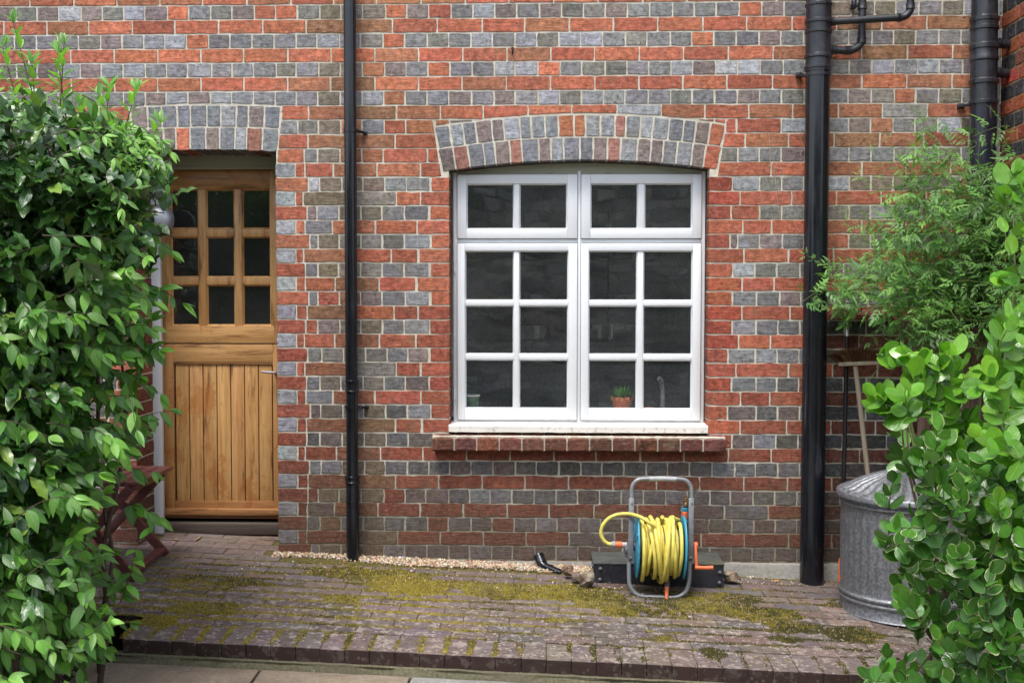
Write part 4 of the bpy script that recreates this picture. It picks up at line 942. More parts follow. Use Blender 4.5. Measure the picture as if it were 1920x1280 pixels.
for (ua, ub) in ((1184, 1181.5), (1296, 1294)):
    m = MB(); m.bar(H(ua, 933), H(ub+1, 1010), .026, .028, (0, 1, 0), 0, .004); m.bar(H(ub+1, 1009), H(ub, 1050), .029, .034, (0, 1, 0), 1, .005)
    m.lathe(H(ua+1, 943, -.016), (0, -1, 0), [(.006, 0), (.005, .003), (.0005, .003)], 10, 2); m.lathe(H(ub+1, 1044, -.02), (0, -1, 0), [(.007, 0), (.006, .004), (.0005, .004)], 10, 2); m.build('post', [M['grey'], M['greypl'], M['steel']], root)
ay = HY(1023)+.02; cl = P(1196, 1023, ay); cr_ = P(1279, 1025, ay); AX = cr_-cl; W_ = np.linalg.norm(AX); AX /= W_; RD = .156
def disc(c, sgn):
    m = MB(); rib = lambda a, j: 1.
    m.lathe(c, AX*sgn, [(.02, .006), (.05, .007), (RD*.8, .002), (RD-.012, -.001), (RD-.004, .001), (RD, .004), (RD, .008), (RD-.006, .009), (RD-.02, .006), (RD*.8, .009), (.05, .014), (.0005, .014)], 48)
    for i in range(10):
        a = 2*pi*i/10; d = V(0, cos(a), sin(a)); m.bar(c+AX*sgn*.011+d*.05, c+AX*sgn*.006+d*(RD-.02), .012, .008, AX, 0, .002)
    m.build('drum_disc', M['blue'], root)
disc(cl, -1); disc(cr_, 1)
m = MB(); m.tube([cl-AX*.05, cr_+AX*.05], .022, 20); m.tube([cl, cr_], .085, 28); m.build('drum_core', M['greypl'], root)
random.seed(14); hp = []; rh = .0094
def hpt(a, x, r): 
    rr = r; 
    return cl+AX*x+V(0, -sin(a)*rr, cos(a)*rr*(1. if cos(a) > 0 else 1.06))
nt_ = 9; steps = 26
for layer, (turns, r) in enumerate(((8, .100), (8, .119), (5, .133))):
    for t in range(int(turns*steps)):
        f = t/(turns*steps); f2 = f if layer % 2 == 0 else 1-f; a = 2*pi*t/steps
        wob = (.012*sin(a*.5+layer*2)+.014*sin(a*.37+1.3*layer)+.007*sin(1.7*a))*min(1, 4*f*(1-f)+.3)*(layer > 0)
        x = .016+(W_-.032)*min(1, max(0, f2+0))+wob; x = min(W_-.014, max(.014, x))
        sag = (1+.0*layer) if cos(a) > 0 else 1+.10*layer*(-cos(a))*(.6+.4*sin(t/steps*2.3))
        hp.append(hpt(a, x, r*sag+.0012*sin(3.1*a)))
last = hp[-1]
# two slack loops that hang below the drum
for (x0, x1, rt, rb) in ((.155, .06, .145, .165), (.06, .175, .147, .155), (.17, .12, .146, .128)):
    for t in range(steps+1):
        a = 2*pi*t/steps; f = t/steps; r = rt+(rb-rt)*(.5-.5*cos(a)); x = x0+(x1-x0)*f; hp.append(hpt(a, x, r))
m = MB(); hs_ = [hp[0]]
for q in range(1, len(hp)): hs_.append(hp[q]*.75+hp[q-1]*.25)
m.tube(spline(hs_, 2), rh, 12); m.build('hose', M['yellow'], root)
m = MB(); q = [P(1228, 988, ay-.10), P(1218, 980, ay-.12), P(1203, 970, ay-.1), P(1182, 963.5, ay-.02), P(1160, 964, ay+.0), P(1142, 971, ay), P(1130, 985, ay-.0), P(1127, 1000, ay), P(1131, 1011, ay), P(1139, 1018, ay), P(1149, 1020.5, ay)]; m.tube(spline(q, 6), rh, 12); m.build('hose_loop', M['yellow'], root)
def connector(a, b_, root, mats=('lgrey', 'orange', 'lgrey')):
    a = np.array(a); b_ = np.array(b_); d = b_-a; L_ = np.linalg.norm(d); m = MB()
    m.lathe(a, d, [(.010, 0), (.0145, .001), (.0150, L_*.22), (.013, L_*.26)], 16, 0, rib=lambda an, j: 1+.05*cos(8*an)); m.lathe(a, d, [(.0125, L_*.26), (.0155, L_*.30), (.0160, L_*.62), (.014, L_*.7)], 16, 1, rib=lambda an, j: 1+.04*cos(6*an)); m.lathe(a, d, [(.0125, L_*.68), (.0135, L_*.7), (.0135, L_*.98), (.008, L_)], 16, 2)
    return m.build('connector', [M[x] for x in mats], root)
connector(P(1146, 1020, ay), P(1176, 1021, ay), root)
m = MB(); c = P(1174, 1030, ay); m.lathe(c, AX, [(.0005, -.008), (.02, -.008), (.026, 0), (.026, .02), (.02, .03)], 20); m.box(c[0]-.006, c[0]+.018, c[1]-.02, c[1]+.02, c[2]-.035, c[2]+.02, 0, .005); m.build('inlet_hub', M['greypl'], root)
m = MB(); q = [P(1302, 1022, ay-.01), P(1305, 1033, ay-.02), P(1306, 1046, ay-.03), P(1306, 1063, ay-.035)]
m.lathe(P(1300, 1022, ay), AX, [(.0005, 0), (.018, 0), (.018, .018), (.012, .022), (.0005, .022)], 18); m.bar(P(1303.5, 1019, ay-.01), P(1306, 1068, ay-.04), .018, .014, (1, 0, 0), 0, .004); m.tube([P(1303, 1063.5, ay-.05), P(1320, 1064, ay-.05), P(1337, 1063.5, ay-.05)], [.0105, .0095, .0105], 14); m.build('crank', M['orange'], root)
m = MB(); m.tube([P(1252, 1060, HY(1080)+.03), P(1251, 1086, HY(1090)+.02), P(1250.5, 1101, HY(1100)-.005)], [.011, .014, .013], 14, 0); m.tube([P(1250.5, 1100, HY(1100)-.008), P(1250, 1115, HY(1115)-.02), P(1249.5, 1126, HY(1120)-.03)], [.0115, .0085, .0075], 14, 1); m.tube([P(1249.5, 1125, HY(1120)-.03), P(1249.5, 1129, HY(1120)-.032)], [.010, .010], 14, 1); m.build('spray_nozzle', [M['greypl'], M['orange']], root)
for xx in (1182, 1295): m = MB(); a = P(xx, 1047, HY(1047)+.01); m.tube([a, V(a[0], a[1]+.14, gz(a[0], a[1])+.11)], .008, 10); m.build('rear_strut', M['greypl'], root)
# garden tap on a standpipe behind the reel
yt = -.07; tb = P(1286, 1080, yt); root = empty('garden_tap', tb, 'old brass garden tap on a standpipe with an orange hose connector', 'tap')
m = MB(); m.tube([P(1287, 1060, yt), P(1288, 960, yt), P(1287, 948, yt)], .011, 12); m.tube(spline([P(1287, 946, yt), P(1287, 942, yt-.02), P(1286, 944, yt-.055), P(1285, 950, yt-.062)]), .012, 12); m.lathe(P(1286, 944, yt-.025), (0, 0, 1), [(.014, 0), (.014, .012), (.010, .018), (.010, .03), (.006, .034)], 14); m.build('tap_body', M['brass'], root)
m = MB(); c = P(1286, 930.5, yt-.025); m.bar(c-V(.024, 0, -.001), c+V(.024, 0, 0), .009, .006); m.tube([c-V(0, 0, .012), c+V(0, 0, .006)], .004, 8); m.build('tap_handle', M['brass'], root)
connector(P(1284, 951, yt-.062), P(1284, 980, yt-.062), root, ('blue', 'orange', 'blue'))
m = MB(); m.tube(spline([P(1284.5, 978, yt-.062), P(1285.5, 1000, yt-.065), P(1285, 1020, yt-.07), P(1280, 1045, yt-.07)]), .0085, 10); m.build('feed_hose', M['yellow'], root)
m = MB(); m.tube(spline([P(1284, 940, yt-.06), P(1277, 938, yt-.06), P(1273, 945, yt-.06), P(1275, 951, yt-.06), P(1279, 946, yt-.06), P(1276, 955, yt-.06), P(1279, 966, yt-.06)]), .0022, 6); m.build('string_tag', M['stem'], root)
# black box
random.seed(8)
Yq = -.285; bz0 = gz(.6, Yq); b0, b1 = P(1113, 1080, Yq)[0], P(1357, 1080, Yq)[0]; bt = P(1240, 1057, Yq)[2]; root = empty('valve_box', V((b0+b1)/2, Yq/2, bz0), 'low black riveted box with a mossy lid behind the hose reel', 'box')
m = MB(); 
def prism(mb, x0, x1, y0, y1, z0a, z0b, z1, mi=0): mb.add([(x0, y0, z0a), (x1, y0, z0b), (x1, y1, z0b), (x0, y1, z0a), (x0, y0, z1), (x1, y0, z1), (x1, y1, z1), (x0, y1, z1)], [(0, 3, 2, 1), (0, 1, 5, 4), (1, 2, 6, 5), (2, 3, 7, 6), (3, 0, 4, 7)], mi, smooth=False)
prism(m, b0, b1, Yq, -.02, gz(b0, Yq), gz(b1, Yq), bt-.003); m.build('box_body', M['box'], root)
m = MB(); m.box(b0-.004, b1+.004, Yq-.004, -.018, bt-.003, bt+.004, 0, .002); m.build('lid', M['boxtop'], root)
for (u, v) in ((1126, 1066), (1125, 1086), (1350, 1073), (1349, 1092)):
    m = MB(); m.lathe(P(u, v, Yq-.001), (0, -1, 0), [(.0105, 0), (.0095, .004), (.006, .0075), (.0005, .009)], 14); m.build('bolt', M['greypl'], root)
for (x, s_) in ((b0, -1), (b1, 1)):
    for zf in (.3, .75):
        m = MB(); m.lathe((x, Yq+.04, gz(x, Yq)+.1*zf), (s_, 0, 0), [(.0105, 0), (.0095, .004), (.006, .0075), (.0005, .009)], 14); m.build('bolt', M['greypl'], root)
# drain elbow
e0 = P(1008, 1046, .0); root = empty('drain_elbow', G(1035, 1074), 'short black waste pipe elbow coming out of the wall base above the gravel', 'pipe')
m = MB(); q = spline([P(1011, 1042, .02), P(1010, 1044, -.03), P(1013, 1053, -.06), P(1022, 1062, -.085), P(1038, 1069, -.115), P(1052, 1075, -.14)], 6); m.tube(q, .0225, 16); m.build('pipe', M['pipe'], root)
m = MB(); a = P(1010, 1047, -.04); m.lathe(P(1010, 1041, -.028), P(1017, 1058, -.07)-P(1010, 1041, -.028), [(.022, 0), (.029, .002), (.029, .012), (.026, .014), (.026, .045), (.028, .047), (.028, .055), (.022, .057)], 20); m.build('socket', M['pipe'], root)
a, b_ = P(1032, 1066, -.10), P(1037, 1068.5, -.112); m = MB(); m.lathe(a, b_-a, [(.0225, 0), (.0255, .001), (.0255, .006), (.0225, .007)], 18); m.build('socket', M['pipe'], root)
# rocks
def rock(c, s, col, label, seed):
    random.seed(seed); bm = __import__('bmesh').new(); __import__('bmesh').ops.create_icosphere(bm, subdivisions=4, radius=1)
    r = np.random.default_rng(seed); pl = r.normal(size=(18, 3)); pl /= np.linalg.norm(pl, axis=1)[:, None]; dd = r.uniform(.5, .9, 18)
    vs = []
    for v in bm.verts:
        p_ = np.array(v.co)
        for n_, d_ in zip(pl, dd):
            t_ = p_@n_
            if t_ > d_: p_ = p_-n_*(t_-d_)
        p_ *= 1+.04*sin(p_[0]*9+seed)+.03*sin(p_[2]*17)*cos(p_[1]*11); vs.append(p_*np.array(s))
    fs = [[v.index for v in f.verts] for f in bm.faces]; bm.free()
    m = MB(); cols = [vary(lerp(col, (.16, .10, .07), max(0, min(1, .5+1.2*sin(v[0]*70+seed)*cos(v[2]*60+v[1]*45)))*.8), .10) for v in vs]; m.add(np.array(vs)+c, fs, 0, np.array(cols)); tag(m.build('rock', M['stone'], org=V(c[0], c[1], gz(c[0], c[1])), sharp=25), label, 'rock', 'rocks at the foot of the wall')
rock(G(1063, 1068, .045), (.042, .035, .036), (.40, .27, .18), 'brown rock touching the gravel nearest the waste elbow', 3)
rock(G(1099, 1083, .05), (.045, .036, .058), (.36, .32, .24), 'upright grey-brown rock beside the left end of the black box', 9)
rock(G(1079, 1082, .03), (.034, .03, .03), (.18, .14, .12), 'small dark rock wedged between the brown rock and the upright rock', 5)
rock(G(1372, 1082, .034), (.055, .04, .036), (.38, .31, .22), 'pale brown rock at the right end of the black box', 12)

# ------------------------------------------------------------------ dustbin, broom, pole
bc = G(1702, 1142); rb = .318; root = empty('dustbin', bc, 'galvanised ribbed steel dustbin with a fluted lid', 'dustbin')
hb = P(1700, 917, bc[1])[2]-bc[2]
m = MB()
prof = [(rb-.02, .004), (rb+.002, 0), (rb+.006, .006), (rb, .014), (rb+.001, .055)]
def ring(h): return [(rb, h-.012), (rb+.009, h-.006), (rb+.009, h+.002), (rb, h+.008)]
prof += ring(.075)+ring(.10); nb = len(prof)
for i in range(9): prof.append((rb-.002, .115+(hb-.075-.115)*i/8))
ne = len(prof); prof += ring(hb-.055)+ring(hb-.032)+[(rb, hb-.018), (rb, hb+.004), (rb-.012, hb+.004), (rb-.016, hb-.05)]
m.lathe(bc, (0, 0, 1), prof, 220, 0, rib=lambda a, j: 1+(.016*(abs(((a*44/(2*pi)) % 1)-.5)*2)**1.5 if nb < j < ne-1 else 0)); m.build('bin_body', M['galv'], root, sharp=50)
m = MB(); cl_ = bc+V(0, 0, hb-.005); fl = lambda a, j: 1+((-.022 if j > 3 else 0)*(1-abs(sin(a*16)))**2.2 if 3 < j < 9 else 0)
pr = [(rb+.018, -.026), (rb+.023, -.024), (rb+.023, -.004), (rb+.020, 0), (rb+.012, .006), (rb-.03, .022), (rb*.8, .043), (rb*.65, .062), (rb*.45, .083), (rb*.3, .094), (rb*.22, .097), (rb*.1, .1), (.0005, .1)]
vs = []; seg = 256
for j, (r, h) in enumerate(pr):
    for k_ in range(seg):
        a = 2*pi*k_/seg; amp = {4: .006, 5: .012, 6: .013, 7: .012, 8: .009, 9: .004}.get(j, 0); f_ = (1-abs(sin(a*16)))**1.5
        vs.append(cl_+V(r*cos(a)*(1-amp*.6*f_/max(r, .05)), r*sin(a)*(1-amp*.6*f_/max(r, .05)), h-amp*f_))
m.add(vs, [(i*seg+k_, i*seg+(k_+1) % seg, (i+1)*seg+(k_+1) % seg, (i+1)*seg+k_) for i in range(len(pr)-1) for k_ in range(seg)]); m.build('lid', M['galv'], root, sharp=45)
m = MB(); m.tube(spline([cl_+V(-.07, 0, .098), cl_+V(-.06, 0, .125), cl_+V(0, 0, .135), cl_+V(.06, 0, .125), cl_+V(.07, 0, .098)]), .008, 10); m.build('lid_handle', M['galv'], root)
# broom standing head up behind the bin
random.seed(77)
bh = P(1604, 672, -.13); root = empty('broom', G(1652, 1100), 'worn broom standing bristle head up behind the dustbin', 'broom')
m = MB(); ft = P(1650, 1085, -.10); m.tube([ft, P(1604, 686, -.13)], [.0135, .0125], 12); m.build('handle', M['handle'], root)
m = MB(); a, b_ = P(1572, 682, -.10), P(1652, 679, -.16); m.bar(a, b_, .055, .022, (0, 0, 1), 0, .006); m.build('broom_head', M['handle'], root)
m = MB(); ax_ = b_-a; 
for i in range(3400):
    f = random.random(); q0 = a+ax_*f+V(0, random.uniform(-.026, .026), .006); sp_ = (f-.5)*2
    L_ = random.uniform(.065, .098)*(1-.25*abs(sp_)**3); d = V(sp_*.55+random.gauss(0, .28), random.gauss(-.12, .32), 1); d /= np.linalg.norm(d)
    d = d+V(.25*sp_, 0, -.15*abs(sp_)); q1 = q0+d*L_*.6; q2 = q0+d*L_+V(sp_*.012+random.gauss(0, .004), random.gauss(0, .004), -.008); s_ = V(.0022, 0, 0) if random.random() < .5 else V(0, .0022, 0)
    m.add([q0-s_, q0+s_, q1+s_, q1-s_, q2], [(0, 1, 2, 3), (3, 2, 4)], 0, vary(random.choice([(.15, .075, .035), (.21, .11, .05), (.09, .05, .025)]), .15))
m.build('bristles', M['bristle'], root)
# black pole
pt, pb_ = P(1588.5, 628, -.055), P(1581, 925, -.085); dn = pb_-pt; root = empty('garden_pole', V(*(pt+dn*1.95)), 'black pole with a silver ferrule leaning on the wall behind the broom', 'pole')
m = MB(); m.tube([pt, pt+dn*1.55], .0115, 12); m.build('shaft', M['blackmetal'], root)
m = MB(); m.tube([P(1588.5, 630, -.055), P(1588.5, 612, -.053), P(1589, 603, -.052), P(1589, 590, -.052)], [.0125, .0095, .006, .004], 14); m.build('ferrule', M['steel'], root)
m = MB(); o = P(1571, 1106, -.20); m.xbox(P(1578, 1075, -.2)+V(.02, .0, 0), V(.036, .03, 0), V(-.006, .0065, 0), V(0, 0, .085), 0, .003)
for q in range(4): m.xbox(P(1573.5, 1053+13*q, -.21), V(.006, .004, 0), V(0, .003, 0), V(0, 0, .002), 0, .001)
tag(m.build('plastic_blade', M['brightorange'], org=o), 'bright orange plastic blade standing behind the left edge of the dustbin', 'blade')
# fence panel
yf_ = -.20; x0, x1 = P(1722, 700, yf_)[0], XC-.01; root = empty('fence_panel', V(x0, yf_, gz(x0, yf_)), 'faded brown boarded fence panel behind the bushes on the right', 'fence')
n = 7
for i in range(n):
    a = x0+(x1-x0)*i/n; b_ = x0+(x1-x0)*(i+1)/n; m = MB(); k_ = random.uniform(.8, 1.15); m.box(a+.002, b_-.002, yf_-random.uniform(0, .006), yf_+.014, gz(a, yf_)+.01, P(1722, 612, yf_)[2]+random.gauss(0, .006), 0, .002, (k_, k_*.97, k_*.95, 1)); m.build('board', M['fence'], root)
for v in (650, 1000): m = MB(); z = P(1722, v, yf_)[2]; m.box(x0-.01, x1, yf_-.03, yf_-.007, z-.03, z+.03, 0, .003); m.build('rail', M['fence'], root)

# ------------------------------------------------------------------ things on the inner sill
mb = MB(); mb.box(WX0-.05, WX1+.05, .17, .34, P(1085, 769, .17)[2]-.04, P(1085, 769, .17)[2]-.008, 0, .003); mb.build('inner_sill', M['white'], house)
zi_ = P(1085, 769, .17)[2]-.008
def onsill(u, y=.18): c = P(u, 760, y); return V(c[0], y, zi_)
c = onsill(886); m = MB(); m.lathe(c, (0, 0, 1), [(.0005, 0), (.034, 0), (.036, .004), (.037, .03), (.0385, .032), (.0375, .036), (.038, .052), (.0395, .054), (.0385, .058), (.040, .078), (.043, .083), (.040, .086), (.036, .083), (.034, .02), (.0005, .015)], 32)
m.lathe(c+V(0, 0, .0835), (0, 0, 1), [(.0355, 0), (.043, 0), (.0435, .004), (.040, .006), (.036, .003)], 32, 1); tag(m.build('glazed_pot', [M['greenglaze'], M['ceramic']], org=c), 'dark green glazed pot on the inner sill at the left of the window', 'pot')
c = onsill(1166, .178); root = empty('potted_plant', c, 'small spiky green plant in a terracotta pot on the inner sill', 'plant')
m = MB(); m.lathe(c, (0, 0, 1), [(.0005, 0), (.040, 0), (.042, .003), (.053, .062), (.058, .063), (.060, .082), (.055, .083), (.050, .07), (.0005, .068)], 36); m.build('pot', M['terracotta'], root)
random.seed(4); m = MB()
for i in range(120):
    a = random.uniform(0, 6.28); el_ = random.uniform(.1, 1.4); r0 = random.uniform(0, .03); q0 = c+V(cos(a)*r0, sin(a)*r0, .07); d = V(cos(a)*cos(el_), sin(a)*cos(el_), sin(el_)); L_ = random.uniform(.06, .095)
    q1 = q0+d*L_*.5; q2 = q0+d*L_-V(0, 0, .010); s_ = np.cross(d, (0, 0, 1)); s_ = s_/np.linalg.norm(s_)*.0048
    m.add([q0-s_*.6, q0+s_*.6, q1+s_, q1-s_, q2], [(0, 1, 2, 3), (3, 2, 4)], 0, vary((.09, .25, .05), .3))
m.build('leaves', mat_attr('houseplant_leaf', .4, 60, .1), root)
c = onsill(1241, .19); m = MB(); q = spline([c+V(.003, 0, 0), c+V(.003, 0, .06), c+V(.001, 0, .13), c+V(-.008, -.01, .17), c+V(-.02, -.02, .185)], 10); n = len(q)
q2 = []; rr = []
for i in range(n-1):
    for s_, r in ((0, .0105), (.25, .0135), (.5, .0105), (.75, .0085)): q2.append(q[i]+(q[i+1]-q[i])*s_); rr.append(r)
m.tube(q2, rr, 18); tag(m.build('spring_tap', M['tapsteel'], org=c), 'tall ribbed chrome kitchen spring tap behind the lower right pane', 'tap')
c = onsill(1216, .17); m = MB(); m.lathe(c+V(0, 0, 0), (0, 0, 1), [(.0005, 0), (.04, 0), (.05, .008), (.045, .018), (.025, .026), (.0005, .028)], 24, 0, rib=lambda a, j: 1+.2*cos(2*a)+.06*cos(5*a)); m.add([c+V(.045, -.01, .004), c+V(.075, -.015, .004), c+V(.07, 0, .01), c+V(.045, .01, .012)], [(0, 1, 2, 3)]); tag(m.build('clay_ornament', M['terracotta'], org=c), 'low orange ornament on the inner sill beside the spring tap', 'ornament')
for u, lab in ((1259, 'small white bent stopper on the inner sill right of the spring tap'), (1278, 'round white plug on the inner sill, rightmost of the small white things')):
    c = onsill(u, .16); m = MB()
    if u == 1259: m.tube(spline([c+V(-.01, 0, .004), c+V(-.003, 0, .016), c+V(.004, 0, .018), c+V(.008, 0, .004)]), .0035, 8)
    else: m.lathe(c, (0, 0, 1), [(.0005, 0), (.013, 0), (.013, .008), (.008, .012), (.004, .013), (.005, .02), (.0005, .021)], 18)
    tag(m.build('sink_stopper' if u == 1259 else 'sink_plug', M['ceramic'], org=c), lab, 'stopper' if u == 1259 else 'plug')
# kitchen seen dimly through the glass
yk = 2.6; root = empty('pot_rack', P(1060, 636, yk), 'dark hanging pot rack with pans in the kitchen behind the glass', 'rack')
m = MB(); a, b_ = P(982, 636, yk), P(1140, 636, yk); m.bar(a, b_, .35, .012); 
for q in (a, b_): m.tube([q, q+V(0, 0, .95)], .006, 8)
m.build('rack_frame', M['blackmetal'], root)
for u, r, h in ((1005, .14, .1), (1035, .12, .2), (1100, .12, .08), (1125, .1, .1)):
    c = P(u, 634, yk); m = MB(); m.lathe(c, (0, 0, 1), [(.0005, 0), (r, 0), (r, h), (r-.004, h), (r-.004, .005)], 28); m.bar(c+V(r, 0, h*.8), c+V(r+.16, -.05, h*.8+.02), .02, .01); m.build('pan', M['pan'] if u != 1035 else M['blackmetal'], root)
c = P(1011, 648, yk); m = MB(); m.lathe(c, (.15, -.8, -.6), [(.0005, .05), (.05, .045), (.09, .02), (.11, 0), (.105, 0), (.085, .018), (.0005, .04)], 32); m.build('hanging_pan', M['pan'], root)
m = MB(); x0, x1 = P(872, 700, 3.0)[0], P(1290, 700, 3.0)[0]; c0 = V((x0+x1)/2, 3.1, 0)
root = empty('kitchen_cabinet', c0, 'pale kitchen cabinet run at the back of the room', 'cabinet')
m.box(x0, x1, 2.95, 3.55, .01, .9, 0, .005); m.build('carcass', M['cabinet'], root); m = MB(); m.box(x0-.01, x1+.01, 2.93, 3.56, .902, .94, 0, .004); m.build('worktop', M['intfloor'], root)
for i in range(5): m = MB(); w_ = (x1-x0)/5; m.box(x0+i*w_+.005, x0+(i+1)*w_-.005, 2.93, 2.948, .1, .88, 0, .003); m.build('cabinet_door', M['cabinet'], root)
root = empty('tall_cupboard', P(880, 700, 2.9), 'tall grey cupboard at the left of the dim kitchen', 'cupboard')
m = MB(); a = P(820, 505, 2.9); b_ = P(893, 505, 2.9); m.box(a[0], b_[0], 2.85, 3.5, .01, a[2], 0, .005); m.build('carcass', M['cabinet'], root)
m = MB(); m.box(a[0]+.02, b_[0]-.01, 2.83, 2.848, .1, a[2]-.03, 0, .003); m.build('cupboard_door', M['cabinet'], root)

# ------------------------------------------------------------------ stone wall across the yard (seen mirrored in the panes)
random.seed(19); root = empty('stone_wall', (0, -8.6, -.2), 'rough grey flint garden wall across the yard facing the house', 'wall')
swm = MB(); z = -.2
def FR(a, b, d): return (-a, -8.6-d, b)
while z < 3.5:
    h = random.uniform(.07, .15); x = -5.5+random.uniform(-.1, .1)
    while x < 5.5:
        b = x+random.uniform(.1, .32); c = random.choice([(.58, .57, .50), (.40, .39, .35), (.72, .70, .62), (.52, .51, .45), (.2, .2, .195)])
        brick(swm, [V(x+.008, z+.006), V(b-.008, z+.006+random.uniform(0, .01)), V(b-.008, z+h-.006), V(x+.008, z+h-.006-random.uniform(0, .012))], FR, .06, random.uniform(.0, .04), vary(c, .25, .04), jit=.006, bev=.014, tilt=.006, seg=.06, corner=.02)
        x = b
    z += h
swm.box(-5.5, 5.5, -8.95, -8.62, -.3, z+.03, 1); swm.build('stonework', [M['stone'], M['mortar']], root, sharp=35)

# ------------------------------------------------------------------ planting
def nrm(a): return a/np.maximum(np.linalg.norm(a, axis=-1, keepdims=True), 1e-9)
def leaves(mb, pos, dr, up, L_, W_, cols, prof, fold=.25, curl=.25, wave=0., twist=0., nu=4, nv=7, mi=0, marg=None):
    pos, dr, up = map(lambda a: np.asarray(a, float), (pos, dr, up)); k = len(pos); L_ = np.broadcast_to(L_, k); W_ = np.broadcast_to(W_, k)
    y = nrm(dr); x = nrm(np.cross(y, up)); z = np.cross(x, y)
    v = np.linspace(0, 1, nv+1); u = np.linspace(-1, 1, nu+1); UU, VV = np.meshgrid(u, v); pw = np.interp(VV, prof[0], prof[1])
    f_ = rng.uniform(.5, 1.5, k)*fold; c_ = rng.uniform(.3, 1.6, k)*curl; ph = rng.uniform(0, 6.28, k); tw = rng.normal(0, twist, k) if twist else np.zeros(k)
    U = UU.ravel()[None, :]; Vv = VV.ravel()[None, :]; Pw = pw.ravel()[None, :]
    lx = W_[:, None]*.5*Pw*U; th = c_[:, None]*Vv*1.6; ly = L_[:, None]*(Vv-.12*c_[:, None]*Vv**2); lz = -L_[:, None]*c_[:, None]*Vv**2*.55
    lz = lz+np.abs(U)*Pw*W_[:, None]*.5*f_[:, None]+wave*L_[:, None]*np.sin(Vv*17+ph[:, None]+U*2)*np.abs(U)**1.5*Pw
    lx = lx+tw[:, None]*L_[:, None]*Vv**2*.3
    P_ = pos[:, None, :]+lx[..., None]*x[:, None, :]+ly[..., None]*y[:, None, :]+lz[..., None]*z[:, None, :]
    n = P_.shape[1]; base = mb.n+np.arange(k)[:, None, None]*n
    q = np.array([(j*(nu+1)+i, j*(nu+1)+i+1, (j+1)*(nu+1)+i+1, (j+1)*(nu+1)+i) for j in range(nv) for i in range(nu)])[None]
    F_ = (base+q).reshape(-1, 4)
    mb.v.append(P_.reshape(-1, 3)); mb.n += k*n; mb.f += F_.tolist(); mb.m += [mi]*len(F_); mb.sm += [True]*len(F_)
    C_ = np.concatenate([np.repeat(np.asarray(cols, float), n, axis=0), np.ones((k*n, 1))], 1); mb.c.append(C_)
    l = np.zeros((k, n, 3)); l[..., 0] = U; l[..., 1] = Vv; l[..., 2] = (rng.uniform(-.34, .10, k) if marg is None else marg)[:, None]; mb.l.append(l.reshape(-1, 3))
def inpoly(x, y, poly):
    c = False; n = len(poly); j = n-1
    for i in range(n):
        if (poly[i][1] > y) != (poly[j][1] > y) and x < (poly[j][0]-poly[i][0])*(y-poly[i][1])/(poly[j][1]-poly[i][1])+poly[i][0]: c = not c
        j = i
    return c
def sample(poly, n, Y0, Y1, dens=None):
    xs = [p[0] for p in poly]; ys_ = [p[1] for p in poly]; out = []
    while len(out) < n:
        u, v = random.uniform(min(xs), max(xs)), random.uniform(min(ys_), max(ys_))
        if not inpoly(u, v, poly): continue
        if dens and random.random() > dens(u, v): continue
        out.append((u, v, random.uniform(Y0, Y1)))
    return out
def curve(a, d0, L_, droop, n=7, wob=.1):
    p = np.array(a, float); d = np.array(d0, float); d /= np.linalg.norm(d); pts = [p.copy()]
    for i in range(n-1):
        d = d+np.array([random.gauss(0, wob), random.gauss(0, wob), random.gauss(0, wob)-droop/n]); d /= np.linalg.norm(d); p = p+d*L_/(n-1); pts.append(p.copy())
    return pts
PO = ([0, .06, .2, .4, .6, .8, .93, 1], [.06, .3, .82, 1, .86, .5, .16, .01])       # ovate, pointed
PL = ([0, .06, .2, .45, .7, .88, 1], [.06, .25, .66, 1, .84, .42, .03])             # elliptic
PR = ([0, .06, .16, .35, .6, .82, .93, 1], [.10, .30, .68, .98, 1, .78, .48, .08])    # round
PJ = ([0, .1, .35, .65, 1], [.1, .55, 1, .62, .02])                                  # slender
